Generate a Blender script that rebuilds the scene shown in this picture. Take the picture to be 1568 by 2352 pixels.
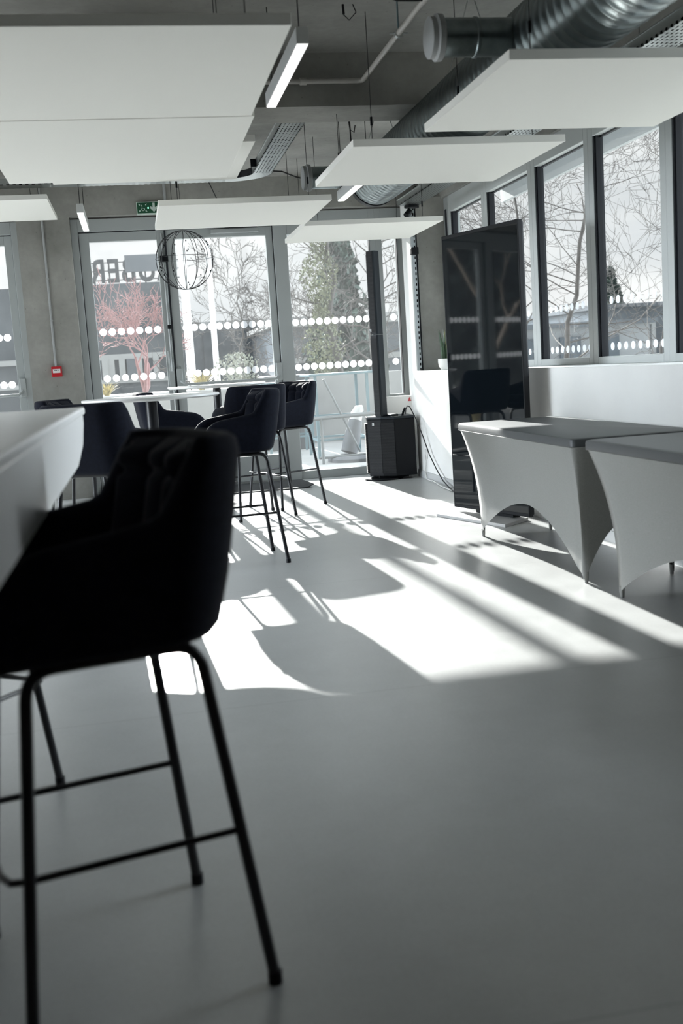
import bpy, bmesh, math, random
from mathutils import Vector, Matrix, Euler, Quaternion

for o in list(bpy.data.objects): bpy.data.objects.remove(o)
SC = bpy.context.scene
COL = SC.collection
PI = math.pi

# ------------------------------------------------------------------ camera
pitch, yaw, roll = 0.13392745, 0.17818518, 0.06279145
FPX = 2490.95
CH = 1.15
cy, sy, cp, sp = math.cos(yaw), math.sin(yaw), math.cos(pitch), math.sin(pitch)
fw = Vector((sy*cp, cy*cp, -sp)); rt = Vector((cy, -sy, 0)); dn = fw.cross(rt)
R_ = math.cos(roll)*rt + math.sin(roll)*dn
D_ = -math.sin(roll)*rt + math.cos(roll)*dn
cam = bpy.data.cameras.new('camera'); cam_o = bpy.data.objects.new('camera', cam); COL.objects.link(cam_o)
m = Matrix.Identity(4)
for i in range(3):
    m[i][0] = R_[i]; m[i][1] = -D_[i]; m[i][2] = -fw[i]
m[0][3], m[1][3], m[2][3] = 0, 0, CH
cam_o.matrix_world = m
cam.sensor_fit = 'VERTICAL'; cam.sensor_height = 36.0; cam.sensor_width = 24.0
cam.lens = 36.0*FPX/2352
cam.clip_start = 0.05; cam.clip_end = 300
cam.dof.use_dof = True; cam.dof.focus_distance = 8.6; cam.dof.aperture_fstop = 2.9
SC.camera = cam_o

# ------------------------------------------------------------------ world, sun, exposure
SKY, SUN = .93, 20.0
SC.view_settings.view_transform = 'Standard'; SC.view_settings.look = 'None'
SC.view_settings.exposure = 0.25; SC.view_settings.gamma = 1.0
SC.view_settings.use_curve_mapping = False
W = bpy.data.worlds.new('sky'); SC.world = W; W.use_nodes = True
nt = W.node_tree; nt.nodes.clear()
def wn(t, **k):
    n = nt.nodes.new(t)
    for a, b in k.items(): setattr(n, a, b)
    return n
out = wn('ShaderNodeOutputWorld'); bg = wn('ShaderNodeBackground')
tc = wn('ShaderNodeTexCoord'); mp = wn('ShaderNodeMapping'); mp.inputs['Scale'].default_value = (1.6, 1.6, 7.0)
nz = wn('ShaderNodeTexNoise'); nz.inputs['Scale'].default_value = 1.7; nz.inputs['Detail'].default_value = 6; nz.inputs['Roughness'].default_value = .55
cr = wn('ShaderNodeValToRGB'); cr.color_ramp.elements[0].position = .36; cr.color_ramp.elements[0].color = (.68, .71, .735, 1)
cr.color_ramp.elements[1].position = .66; cr.color_ramp.elements[1].color = (1.0, 1.0, .995, 1)
sx = wn('ShaderNodeSeparateXYZ'); mr = wn('ShaderNodeMapRange'); mr.inputs['From Min'].default_value = .40; mr.inputs['From Max'].default_value = .75
mr.inputs['To Min'].default_value = 1.0; mr.inputs['To Max'].default_value = .25
mu = wn('ShaderNodeMath', operation='MULTIPLY'); mu.inputs[1].default_value = SKY
nt.links.new(tc.outputs['Generated'], mp.inputs['Vector']); nt.links.new(mp.outputs['Vector'], nz.inputs['Vector'])
nt.links.new(nz.outputs['Fac'], cr.inputs['Fac']); tint = wn('ShaderNodeMix', data_type='RGBA', blend_type='MULTIPLY'); tint.inputs[7].default_value = (.91, .98, 1.05, 1)
tf = wn('ShaderNodeMapRange'); tf.inputs['From Min'].default_value = .75; tf.inputs['From Max'].default_value = .2
nt.links.new(cr.outputs['Color'], tint.inputs[6]); nt.links.new(tint.outputs[2], bg.inputs['Color'])
nt.links.new(tf.outputs['Result'], tint.inputs[0])
nt.links.new(tc.outputs['Generated'], sx.inputs['Vector']); nt.links.new(sx.outputs['Y'], tf.inputs['Value']); nt.links.new(sx.outputs['Z'], mr.inputs['Value'])
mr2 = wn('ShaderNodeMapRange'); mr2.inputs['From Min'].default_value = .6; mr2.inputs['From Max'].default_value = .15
mr2.inputs['To Min'].default_value = 1.0; mr2.inputs['To Max'].default_value = 23.0  # unseen side sky brightened far beyond the rest to light the room
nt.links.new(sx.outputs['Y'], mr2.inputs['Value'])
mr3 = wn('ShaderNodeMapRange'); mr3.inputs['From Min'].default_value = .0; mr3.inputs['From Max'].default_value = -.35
mr3.inputs['To Min'].default_value = 1.0; mr3.inputs['To Max'].default_value = .06  # sky behind dimmed so faces turned to the viewer stay dark
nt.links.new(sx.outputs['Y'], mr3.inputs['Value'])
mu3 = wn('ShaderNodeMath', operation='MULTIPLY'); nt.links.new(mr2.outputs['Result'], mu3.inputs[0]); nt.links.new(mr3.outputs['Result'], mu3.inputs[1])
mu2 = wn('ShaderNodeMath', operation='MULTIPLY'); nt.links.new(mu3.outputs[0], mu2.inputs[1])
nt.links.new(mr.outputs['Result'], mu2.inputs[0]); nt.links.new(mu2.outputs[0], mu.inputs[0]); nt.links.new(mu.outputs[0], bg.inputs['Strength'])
nt.links.new(bg.outputs[0], out.inputs['Surface'])
sun = bpy.data.lights.new('sun', 'SUN'); sun.energy = SUN; sun.angle = math.radians(.55); sun.color = (1, .985, .955)
sun_o = bpy.data.objects.new('sun', sun); COL.objects.link(sun_o)
sun_o.rotation_euler = Vector((.045, -1, -.334)).to_track_quat('-Z', 'Y').to_euler()
sun_o.location = (-1, 30, 12)
cyc = SC.cycles
cyc.max_bounces = 12; cyc.diffuse_bounces = 6; cyc.glossy_bounces = 5; cyc.transmission_bounces = 8; cyc.transparent_max_bounces = 40
cyc.caustics_reflective = True; cyc.caustics_refractive = False; cyc.sample_clamp_indirect = 6.0

# ------------------------------------------------------------------ mesh builder
class MB:
    def __init__(s): s.bm = bmesh.new()
    def box(s, x0, x1, y0, y1, z0, z1, M=None):
        vs = [s.bm.verts.new(M @ Vector(p) if M else p) for p in
              ((x0,y0,z0),(x1,y0,z0),(x1,y1,z0),(x0,y1,z0),(x0,y0,z1),(x1,y0,z1),(x1,y1,z1),(x0,y1,z1))]
        for f in ((0,3,2,1),(4,5,6,7),(0,1,5,4),(1,2,6,5),(2,3,7,6),(3,0,4,7)):
            s.bm.faces.new([vs[i] for i in f])
        return s
    def tube(s, pts, r, n=8, closed=False, cap=True):
        pts = [Vector(p) for p in pts]; N = len(pts); rings = []
        up = Vector((0, 0, 1)); prev = None
        rr = r if isinstance(r, (list, tuple)) else [r]*N
        for i, p in enumerate(pts):
            a = pts[i-1] if (i > 0 or closed) else p
            b = pts[(i+1) % N] if (i < N-1 or closed) else p
            t = (b-a)
            if t.length < 1e-9: t = Vector((0, 0, 1))
            t.normalize()
            if prev is None:
                u = t.cross(up)
                if u.length < 1e-3: u = t.cross(Vector((0, 1, 0)))
                u.normalize()
            else:
                u = prev - t*prev.dot(t)
                if u.length < 1e-6: u = t.orthogonal()
                u.normalize()
            prev = u; v = t.cross(u)
            rings.append([s.bm.verts.new(p + (u*math.cos(2*PI*k/n) + v*math.sin(2*PI*k/n))*rr[i]) for k in range(n)])
        for i in range(N if closed else N-1):
            A, B = rings[i], rings[(i+1) % N]
            for k in range(n):
                s.bm.faces.new((A[k], A[(k+1) % n], B[(k+1) % n], B[k]))
        if cap and not closed:
            s.bm.faces.new(rings[0][::-1]); s.bm.faces.new(rings[-1])
        return s
    def lathe(s, prof, n=32, c=(0,0,0), M=None):
        c = Vector(c); rings = []
        for r, z in prof:
            ring = []
            for k in range(n):
                p = Vector((r*math.cos(2*PI*k/n), r*math.sin(2*PI*k/n), z))
                if M: p = M @ p
                ring.append(s.bm.verts.new(p+c))
            rings.append(ring)
        for A, B in zip(rings, rings[1:]):
            for k in range(n): s.bm.faces.new((A[k], A[(k+1) % n], B[(k+1) % n], B[k]))
        if prof[0][0] > 1e-5: s.bm.faces.new(rings[0][::-1])
        if prof[-1][0] > 1e-5: s.bm.faces.new(rings[-1])
        return s
    def prism(s, poly, z0, z1, M=None):
        lo = [s.bm.verts.new(M @ Vector((x, y, z0)) if M else (x, y, z0)) for x, y in poly]
        hi = [s.bm.verts.new(M @ Vector((x, y, z1)) if M else (x, y, z1)) for x, y in poly]
        n = len(poly)
        s.bm.faces.new(lo[::-1]); s.bm.faces.new(hi)
        for k in range(n): s.bm.faces.new((lo[k], lo[(k+1) % n], hi[(k+1) % n], hi[k]))
        return s
    def grid(s, fn, nu, nv):
        g = [[s.bm.verts.new(fn(i/nu, j/nv)) for j in range(nv+1)] for i in range(nu+1)]
        for i in range(nu):
            for j in range(nv): s.bm.faces.new((g[i][j], g[i+1][j], g[i+1][j+1], g[i][j+1]))
        return s
    def loft(s, rings, closed_ring=True, caps=True):
        R = [[s.bm.verts.new(p) for p in r] for r in rings]
        n = len(R[0])
        for A, B in zip(R, R[1:]):
            for k in range(n if closed_ring else n-1): s.bm.faces.new((A[k], A[(k+1) % n], B[(k+1) % n], B[k]))
        if caps and closed_ring: s.bm.faces.new(R[0][::-1]); s.bm.faces.new(R[-1])
        return s
    def disc(s, c, r, d, axis='y', n=18):
        c = Vector(c); lo, hi = [], []
        for k in range(n):
            a, b = r*math.cos(2*PI*k/n), r*math.sin(2*PI*k/n)
            if axis == 'y': lo.append(s.bm.verts.new(c+Vector((a, 0, b)))); hi.append(s.bm.verts.new(c+Vector((a, -d, b))))
            else: lo.append(s.bm.verts.new(c+Vector((0, a, b)))); hi.append(s.bm.verts.new(c+Vector((-d, a, b))))
        s.bm.faces.new(lo); s.bm.faces.new(hi[::-1])
        for k in range(n): s.bm.faces.new((lo[k], lo[(k+1) % n], hi[(k+1) % n], hi[k]))
        return s

TM = {}
def obj(name, mb, mat, parent=None, smooth=False, bev=0, sub=0, base=None):
    """link one mesh; under a parent its world coordinates become the thing's own."""
    bmesh.ops.recalc_face_normals(mb.bm, faces=mb.bm.faces)
    me = bpy.data.meshes.new(name)
    M = TM.get(parent.name) if parent else (Matrix.Translation(base) if base else None)
    if M is not None: mb.bm.transform(M.inverted())
    mb.bm.to_mesh(me); mb.bm.free()
    if smooth:
        for p in me.polygons: p.use_smooth = True
        if smooth != 'all':
            me.set_sharp_from_angle(angle=math.radians(40))
    me.materials.append(mat)
    o = bpy.data.objects.new(name, me); COL.objects.link(o)
    if parent:
        o.parent = parent; TM[o.name] = TM[parent.name]
    else:
        if base: o.location = base
        TM[o.name] = Matrix.Translation(base) if base else Matrix.Identity(4)
    if bev:
        b = o.modifiers.new('bevel', 'BEVEL'); b.width = bev; b.segments = 2; b.limit_method = 'ANGLE'
    if sub:
        b = o.modifiers.new('subd', 'SUBSURF'); b.levels = sub; b.render_levels = sub
    return o
def tag(o, label=None, cat=None, group=None, kind=None):
    if label: o['label'] = label
    if cat: o['category'] = cat
    if group: o['group'] = group
    if kind: o['kind'] = kind
    return o
def thing(name, label, cat, loc=(0,0,0), rz=0, group=None, kind=None):
    o = bpy.data.objects.new(name, None); COL.objects.link(o); o.empty_display_size = .1
    o.location = loc; o.rotation_euler = (0, 0, rz)
    TM[o.name] = Matrix.Translation(loc) @ Matrix.Rotation(rz, 4, 'Z')
    return tag(o, label, cat, group, kind)
def copy_tree(o, parent=None):
    c = o.copy(); COL.objects.link(c)
    if parent: c.parent = parent
    for ch in list(KIDS[o.name]): copy_tree(ch, c)
    return c
KIDS = {}
def note_kids(o):
    KIDS[o.name] = list(o.children)
    for c in o.children: note_kids(c)

# ------------------------------------------------------------------ materials
def mat(name, col, rough=.6, metal=0, spec=.5, noise=None, bump=None, emit=None, coat=0, sheen=0):
    """noise = (scale, amount, detail) albedo mottling ; bump = (scale, strength)"""
    M = bpy.data.materials.new(name); M.use_nodes = True
    n = M.node_tree; b = n.nodes['Principled BSDF']
    b.inputs['Base Color'].default_value = (*col, 1); b.inputs['Roughness'].default_value = rough
    b.inputs['Metallic'].default_value = metal; b.inputs['Specular IOR Level'].default_value = spec
    if sheen:
        b.inputs['Sheen Weight'].default_value = sheen; b.inputs['Sheen Roughness'].default_value = .4
    if coat: b.inputs['Coat Weight'].default_value = coat
    t = None
    if noise or bump: t = n.nodes.new('ShaderNodeTexCoord')
    if noise:
        z = n.nodes.new('ShaderNodeTexNoise'); z.inputs['Scale'].default_value = noise[0]; z.inputs['Detail'].default_value = noise[2] if len(noise) > 2 else 5
        r = n.nodes.new('ShaderNodeMapRange'); r.inputs['From Min'].default_value = .3; r.inputs['From Max'].default_value = .7
        r.inputs['To Min'].default_value = 1-noise[1]; r.inputs['To Max'].default_value = 1+noise[1]
        v = n.nodes.new('ShaderNodeVectorMath'); v.operation = 'SCALE'; v.inputs[0].default_value = col
        n.links.new(t.outputs['Object'], z.inputs['Vector']); n.links.new(z.outputs['Fac'], r.inputs['Value'])
        n.links.new(r.outputs['Result'], v.inputs['Scale']); n.links.new(v.outputs['Vector'], b.inputs['Base Color'])
    if bump:
        z = n.nodes.new('ShaderNodeTexNoise'); z.inputs['Scale'].default_value = bump[0]; z.inputs['Detail'].default_value = 4
        p = n.nodes.new('ShaderNodeBump'); p.inputs['Strength'].default_value = bump[1]; p.inputs['Distance'].default_value = .01
        n.links.new(t.outputs['Object'], z.inputs['Vector']); n.links.new(z.outputs['Fac'], p.inputs['Height']); n.links.new(p.outputs['Normal'], b.inputs['Normal'])
    if emit:
        b.inputs['Emission Color'].default_value = (*emit[0], 1); b.inputs['Emission Strength'].default_value = emit[1]
    return M
mWhite = mat('white_acoustic_board', (.86, .852, .805), .85, spec=.25)
mPaint = mat('white_wall_paint', (.86, .86, .84), .55, noise=(3, .03), spec=.3)
mBackDark = mat('dark_rear_side_wall', (.10, .10, .10), .8)  # unseen walls darkened to hold back light from the rear
mGrey = mat('grey_window_aluminium', (.40, .425, .425), .42, spec=.5)
mGasket = mat('black_gasket', (.008, .010, .016), .6)
mBlackM = mat('black_powder_coat', (.006, .007, .010), .38)
mVelvet = mat('black_velvet', (.0048, .0062, .0125), .9, spec=.12, sheen=.06, noise=(60, .25))
mPlastic = mat('black_plastic', (.005, .006, .008), .5, spec=.2)
mGrille = mat('black_grille', (.004, .005, .007), .6)
mTower = mat('blue_black_plastic', (.010, .016, .022), .45, spec=.3)
mGalv = mat('galvanised_steel', (.22, .255, .26), .30, metal=1, noise=(14, .22, 3))
mSteel = mat('zinc_plated_steel', (.55, .57, .57), .35, metal=1)
mChrome = mat('brushed_chrome', (.55, .57, .58), .22, metal=1)
mTop = mat('white_laminate', (.78, .78, .77), .30, spec=.5)
mTopEdge = mat('black_table_edge', (.02, .02, .025), .5)
mCord = mat('black_cable', (.01, .01, .012), .5)
mWCord = mat('white_cable', (.72, .72, .70), .5)
mPot = mat('white_ceramic', (.80, .80, .78), .25)
mLeaf = mat('dark_green_leaf', (.035, .075, .035), .5, noise=(30, .3))
mLeaf2 = mat('dry_yellow_leaf', (.40, .33, .13), .6, noise=(20, .3))
mRed = mat('red_plastic', (.48, .012, .02), .35)
mConduit = mat('grey_conduit_plastic', (.36, .37, .37), .5)
mPipe = mat('painted_steel_pipe', (.46, .44, .41), .35, spec=.5)
mDot = None
mFabric = mat('grey_stretch_fabric', (.235, .238, .23), .7, noise=(220, .10), bump=(500, .12), spec=.25)
mFabTopShade = mat('grey_stretch_fabric_shaded', (.065, .071, .074), .45, noise=(220, .08), bump=(500, .08), spec=.5)  # darker copy of the cover fabric; the top's shade is in its colour
mScreen = mat('dark_display_glass', (.004, .006, .008), .035, spec=.45)
mMat = mat('charcoal_door_mat', (.035, .038, .04), .95, noise=(180, .5), bump=(260, .5))
mDiff = mat('lamp_diffuser', (.9, .9, .9), .5, emit=((1, .985, .96), .8))
mWhiteMetal = mat('white_lamp_housing', (.62, .63, .62), .45)
mPave = mat('terrace_paving', (.30, .30, .29), .8, noise=(1.3, .12))
mGround = mat('pale_bounce_ground', (.33, .33, .31), .9, noise=(.4, .2))  # ground paled to bounce daylight up into the room
mRender = mat('white_render', (.40, .40, .39), .8, noise=(2, .06))
mBldDark = mat('dark_cladding', (.085, .095, .105), .8, noise=(.9, .25))
mBldMid = mat('mid_grey_cladding', (.16, .175, .19), .8, noise=(.7, .2))
mBldRed = mat('rust_red_cladding', (.16, .06, .06), .8)
mWinDark = mat('dark_house_window', (.10, .12, .14), .15)
mSign = mat('grey_sign_letter', (.075, .08, .085), .7)
mPole = mat('white_flagpole', (.74, .75, .74), .4)
mBark = mat('grey_bark', (.085, .078, .072), .9, noise=(8, .3))
mBark2 = mat('pale_bark', (.36, .29, .235), .8, noise=(6, .25))
mRedBark = mat('coral_red_bark', (.27, .145, .14), .7, noise=(5, .2))
mEver = mat('evergreen_needles', (.035, .055, .042), .8, noise=(3, .4))
mHedge = mat('hedge_leaves', (.024, .036, .030), .8, noise=(3, .5))
mIvy = mat('ivy_leaves', (.135, .145, .085), .6, noise=(2, .4))
mBlueSteel = mat('light_blue_steel', (.15, .225, .25), .5)
mParasol = mat('grey_parasol_cloth', (.10, .104, .11), .85, noise=(12, .1))
mPlanter = mat('dark_grey_planter', (.10, .105, .11), .7, noise=(4, .1))
mGreen = mat('exit_sign_green', (.004, .055, .024), .45, emit=((.0, .25, .08), .03))
mSignW = mat('exit_sign_white', (.62, .72, .66), .5)
mLed = mat('green_led', (.3, 1, .6), .4, emit=((.35, 1, .65), 1.4))
mDark = mat('dark_slot_backing', (.004, .004, .005), .9)
mLogo = mat('silver_logo_plate', (.62, .63, .64), .4)
mWeather = mat('weathered_grey_steel', (.13, .14, .14), .6)
mSoil = mat('dark_soil', (.04, .035, .03), .95)
mTinyRed = mat('tiny_red_label', (.5, .05, .06), .5)

def concrete(name, base, rough=.75):
    M = bpy.data.materials.new(name); M.use_nodes = True; n = M.node_tree; b = n.nodes['Principled BSDF']
    t = n.nodes.new('ShaderNodeTexCoord')
    z1 = n.nodes.new('ShaderNodeTexNoise'); z1.inputs['Scale'].default_value = 1.6; z1.inputs['Detail'].default_value = 8; z1.inputs['Roughness'].default_value = .62
    z2 = n.nodes.new('ShaderNodeTexNoise'); z2.inputs['Scale'].default_value = 22; z2.inputs['Detail'].default_value = 3
    vo = n.nodes.new('ShaderNodeTexVoronoi'); vo.inputs['Scale'].default_value = 13
    for k in (z1, z2, vo): n.links.new(t.outputs['Object'], k.inputs['Vector'])
    r1 = n.nodes.new('ShaderNodeMapRange'); r1.inputs['From Min'].default_value = .3; r1.inputs['From Max'].default_value = .7; r1.inputs['To Min'].default_value = .72; r1.inputs['To Max'].default_value = 1.25
    r2 = n.nodes.new('ShaderNodeMapRange'); r2.inputs['To Min'].default_value = .9; r2.inputs['To Max'].default_value = 1.1
    r3 = n.nodes.new('ShaderNodeMapRange'); r3.inputs['From Min'].default_value = .03; r3.inputs['From Max'].default_value = .09; r3.inputs['To Min'].default_value = .62; r3.inputs['To Max'].default_value = 1
    n.links.new(z1.outputs['Fac'], r1.inputs['Value']); n.links.new(z2.outputs['Fac'], r2.inputs['Value']); n.links.new(vo.outputs['Distance'], r3.inputs['Value'])
    a = n.nodes.new('ShaderNodeMath'); a.operation = 'MULTIPLY'; c = n.nodes.new('ShaderNodeMath'); c.operation = 'MULTIPLY'
    n.links.new(r1.outputs[0], a.inputs[0]); n.links.new(r2.outputs[0], a.inputs[1]); n.links.new(a.outputs[0], c.inputs[0]); n.links.new(r3.outputs[0], c.inputs[1])
    v = n.nodes.new('ShaderNodeVectorMath'); v.operation = 'SCALE'; v.inputs[0].default_value = base
    n.links.new(c.outputs[0], v.inputs['Scale']); n.links.new(v.outputs['Vector'], b.inputs['Base Color'])
    b.inputs['Roughness'].default_value = rough; b.inputs['Specular IOR Level'].default_value = .3
    p = n.nodes.new('ShaderNodeBump'); p.inputs['Strength'].default_value = .15; p.inputs['Distance'].default_value = .01
    n.links.new(z2.outputs['Fac'], p.inputs['Height']); n.links.new(p.outputs['Normal'], b.inputs['Normal'])
    return M
mConc = concrete('concrete', (.30, .295, .275))
mCeil = concrete('concrete_ceiling', (.33, .325, .305))

def floor_mat():
    M = bpy.data.materials.new('grey_vinyl_floor'); M.use_nodes = True; n = M.node_tree; b = n.nodes['Principled BSDF']
    t = n.nodes.new('ShaderNodeTexCoord')
    z = n.nodes.new('ShaderNodeTexNoise'); z.inputs['Scale'].default_value = 5; z.inputs['Detail'].default_value = 8; z.inputs['Roughness'].default_value = .7
    z2 = n.nodes.new('ShaderNodeTexNoise'); z2.inputs['Scale'].default_value = 90; z2.inputs['Detail'].default_value = 2
    vo = n.nodes.new('ShaderNodeTexVoronoi'); vo.inputs['Scale'].default_value = 1.5
    for k in (z, z2, vo): n.links.new(t.outputs['Object'], k.inputs['Vector'])
    r = n.nodes.new('ShaderNodeMapRange'); r.inputs['From Min'].default_value = .3; r.inputs['From Max'].default_value = .7; r.inputs['To Min'].default_value = .93; r.inputs['To Max'].default_value = 1.06
    r2 = n.nodes.new('ShaderNodeMapRange'); r2.inputs['From Min'].default_value = .3; r2.inputs['From Max'].default_value = .7; r2.inputs['To Min'].default_value = .96; r2.inputs['To Max'].default_value = 1.04
    r3 = n.nodes.new('ShaderNodeMapRange'); r3.inputs['From Min'].default_value = .006; r3.inputs['From Max'].default_value = .014; r3.inputs['To Min'].default_value = .45; r3.inputs['To Max'].default_value = 1
    n.links.new(z.outputs['Fac'], r.inputs['Value']); n.links.new(z2.outputs['Fac'], r2.inputs['Value']); n.links.new(vo.outputs['Distance'], r3.inputs['Value'])
    # welded seams between the vinyl sheets, across the room every 2 m
    sx = n.nodes.new('ShaderNodeSeparateXYZ'); n.links.new(t.outputs['Object'], sx.inputs[0])
    ad = n.nodes.new('ShaderNodeMath'); ad.operation = 'ADD'; ad.inputs[1].default_value = 20.35; n.links.new(sx.outputs['Y'], ad.inputs[0])
    mo = n.nodes.new('ShaderNodeMath'); mo.operation = 'MODULO'; mo.inputs[1].default_value = 2.0; n.links.new(ad.outputs[0], mo.inputs[0])
    lt = n.nodes.new('ShaderNodeMath'); lt.operation = 'LESS_THAN'; lt.inputs[1].default_value = .006; n.links.new(mo.outputs[0], lt.inputs[0])
    sm = n.nodes.new('ShaderNodeMath'); sm.operation = 'MULTIPLY_ADD'; sm.inputs[1].default_value = -.22; sm.inputs[2].default_value = 1; n.links.new(lt.outputs[0], sm.inputs[0])
    prev = r.outputs[0]
    for q in (r2.outputs[0], r3.outputs[0], sm.outputs[0]):
        a = n.nodes.new('ShaderNodeMath'); a.operation = 'MULTIPLY'; n.links.new(prev, a.inputs[0]); n.links.new(q, a.inputs[1]); prev = a.outputs[0]
    v = n.nodes.new('ShaderNodeVectorMath'); v.operation = 'SCALE'; v.inputs[0].default_value = (.43, .44, .437)
    n.links.new(prev, v.inputs['Scale']); n.links.new(v.outputs['Vector'], b.inputs['Base Color'])
    rr = n.nodes.new('ShaderNodeMapRange'); rr.inputs['To Min'].default_value = .25; rr.inputs['To Max'].default_value = .35
    n.links.new(z.outputs['Fac'], rr.inputs['Value']); n.links.new(rr.outputs[0], b.inputs['Roughness'])
    b.inputs['Specular IOR Level'].default_value = .85
    return M
mFloor = floor_mat()

def glass_mat(name, dust, gl=.5):
    M = bpy.data.materials.new(name); M.use_nodes = True; n = M.node_tree; n.nodes.clear()
    o = n.nodes.new('ShaderNodeOutputMaterial')
    tr = n.nodes.new('ShaderNodeBsdfTransparent'); tr.inputs[0].default_value = (.965, .975, .972, 1)
    go = n.nodes.new('ShaderNodeBsdfGlossy'); go.inputs['Roughness'].default_value = .0
    tl = n.nodes.new('ShaderNodeBsdfTranslucent'); tl.inputs[0].default_value = (.86, .90, .92, 1)
    fr = n.nodes.new('ShaderNodeFresnel'); fr.inputs['IOR'].default_value = 1.45
    ge = n.nodes.new('ShaderNodeNewGeometry')
    bf = n.nodes.new('ShaderNodeMath'); bf.operation = 'SUBTRACT'; bf.inputs[0].default_value = 1.0; n.links.new(ge.outputs['Backfacing'], bf.inputs[1])
    fm = n.nodes.new('ShaderNodeMath'); fm.operation = 'MULTIPLY'; n.links.new(fr.outputs[0], fm.inputs[0]); n.links.new(bf.outputs[0], fm.inputs[1])
    f2 = n.nodes.new('ShaderNodeMath'); f2.operation = 'MULTIPLY'; f2.inputs[1].default_value = gl; n.links.new(fm.outputs[0], f2.inputs[0])
    t = n.nodes.new('ShaderNodeTexCoord'); z = n.nodes.new('ShaderNodeTexNoise'); z.inputs['Scale'].default_value = 2.2; z.inputs['Detail'].default_value = 7; z.inputs['Roughness'].default_value = .7
    zs = n.nodes.new('ShaderNodeTexNoise'); zs.inputs['Scale'].default_value = 120; zs.inputs['Detail'].default_value = 2
    n.links.new(t.outputs['Object'], z.inputs['Vector']); n.links.new(t.outputs['Object'], zs.inputs['Vector'])
    r = n.nodes.new('ShaderNodeMapRange'); r.inputs['From Min'].default_value = .3; r.inputs['From Max'].default_value = .75; r.inputs['To Min'].default_value = dust*.6; r.inputs['To Max'].default_value = dust*1.5
    r2 = n.nodes.new('ShaderNodeMapRange'); r2.inputs['From Min'].default_value = .62; r2.inputs['From Max'].default_value = .72; r2.inputs['To Min'].default_value = 0; r2.inputs['To Max'].default_value = dust*1.6
    n.links.new(z.outputs['Fac'], r.inputs['Value']); n.links.new(zs.outputs['Fac'], r2.inputs['Value'])
    ad = n.nodes.new('ShaderNodeMath'); ad.operation = 'ADD'; n.links.new(r.outputs[0], ad.inputs[0]); n.links.new(r2.outputs[0], ad.inputs[1])
    m1 = n.nodes.new('ShaderNodeMixShader'); m2 = n.nodes.new('ShaderNodeMixShader')
    n.links.new(ad.outputs[0], m1.inputs[0]); n.links.new(tr.outputs[0], m1.inputs[1]); n.links.new(tl.outputs[0], m1.inputs[2])
    n.links.new(f2.outputs[0], m2.inputs[0]); n.links.new(m1.outputs[0], m2.inputs[1]); n.links.new(go.outputs[0], m2.inputs[2])
    n.links.new(m2.outputs[0], o.inputs['Surface'])
    return M
mGlass = glass_mat('dusty_sunlit_window_glass', .009)
mGlassR = glass_mat('side_window_glass', .003)
mGreyLit = mat('window_aluminium_lit', (.56, .585, .58), .45)  # same aluminium lightened for the side frames; bounce light put into the colour
def dot_mat():
    M = bpy.data.materials.new('white_vinyl_dot'); M.use_nodes = True; n = M.node_tree; n.nodes.clear()
    o = n.nodes.new('ShaderNodeOutputMaterial'); d = n.nodes.new('ShaderNodeBsdfDiffuse'); t = n.nodes.new('ShaderNodeBsdfTranslucent')
    d.inputs[0].default_value = (.85, .86, .88, 1); t.inputs[0].default_value = (.85, .86, .88, 1)
    mx = n.nodes.new('ShaderNodeMixShader'); mx.inputs[0].default_value = .6
    n.links.new(d.outputs[0], mx.inputs[1]); n.links.new(t.outputs[0], mx.inputs[2]); n.links.new(mx.outputs[0], o.inputs['Surface'])
    return M
mDot = dot_mat()
def perforated(name, u, v, pu, pv, fu, fv, metal=1, col=(.50, .53, .53), stag=False):
    """sheet metal punched with slots: period pu x pv along object axes u, v, slot fraction fu x fv"""
    M = bpy.data.materials.new(name); M.use_nodes = True; n = M.node_tree; b = n.nodes['Principled BSDF']
    b.inputs['Base Color'].default_value = (*col, 1); b.inputs['Metallic'].default_value = metal; b.inputs['Roughness'].default_value = .35
    t = n.nodes.new('ShaderNodeTexCoord'); s = n.nodes.new('ShaderNodeSeparateXYZ'); n.links.new(t.outputs['Object'], s.inputs[0])
    def frac(ax, p, off=0):
        d = n.nodes.new('ShaderNodeMath'); d.operation = 'MULTIPLY_ADD'; d.inputs[1].default_value = 1/p; d.inputs[2].default_value = 500+off; n.links.new(s.outputs[ax], d.inputs[0])
        f = n.nodes.new('ShaderNodeMath'); f.operation = 'FRACT'; n.links.new(d.outputs[0], f.inputs[0]); return f, d
    fa, da = frac(u, pu); fb, db = frac(v, pv)
    la = n.nodes.new('ShaderNodeMath'); la.operation = 'LESS_THAN'; la.inputs[1].default_value = fu; n.links.new(fa.outputs[0], la.inputs[0])
    lb = n.nodes.new('ShaderNodeMath'); lb.operation = 'LESS_THAN'; lb.inputs[1].default_value = fv; n.links.new(fb.outputs[0], lb.inputs[0])
    mm = n.nodes.new('ShaderNodeMath'); mm.operation = 'MULTIPLY'; n.links.new(la.outputs[0], mm.inputs[0]); n.links.new(lb.outputs[0], mm.inputs[1])
    iv = n.nodes.new('ShaderNodeMath'); iv.operation = 'SUBTRACT'; iv.inputs[0].default_value = 1; n.links.new(mm.outputs[0], iv.inputs[1])
    n.links.new(iv.outputs[0], b.inputs['Alpha'])
    return M
mTrayY = perforated('perforated_tray_long', 'Y', 'X', .05, .025, .55, .38)
mTrayX = perforated('perforated_tray_cross', 'X', 'Y', .05, .025, .55, .38)
mTraySide = perforated('perforated_tray_flange', 'Y', 'Z', .05, .06, .5, .22)
mTraySideX = perforated('perforated_tray_flange_cross', 'X', 'Z', .05, .06, .5, .22)
mRail = perforated('slotted_channel', 'Z', 'X', .052, .042, .5, .30, col=(.42, .45, .46))
mCanopy = perforated('perforated_sunshade', 'X', 'Y', .04, .04, .55, .55, metal=0, col=(.42, .44, .45))

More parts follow.
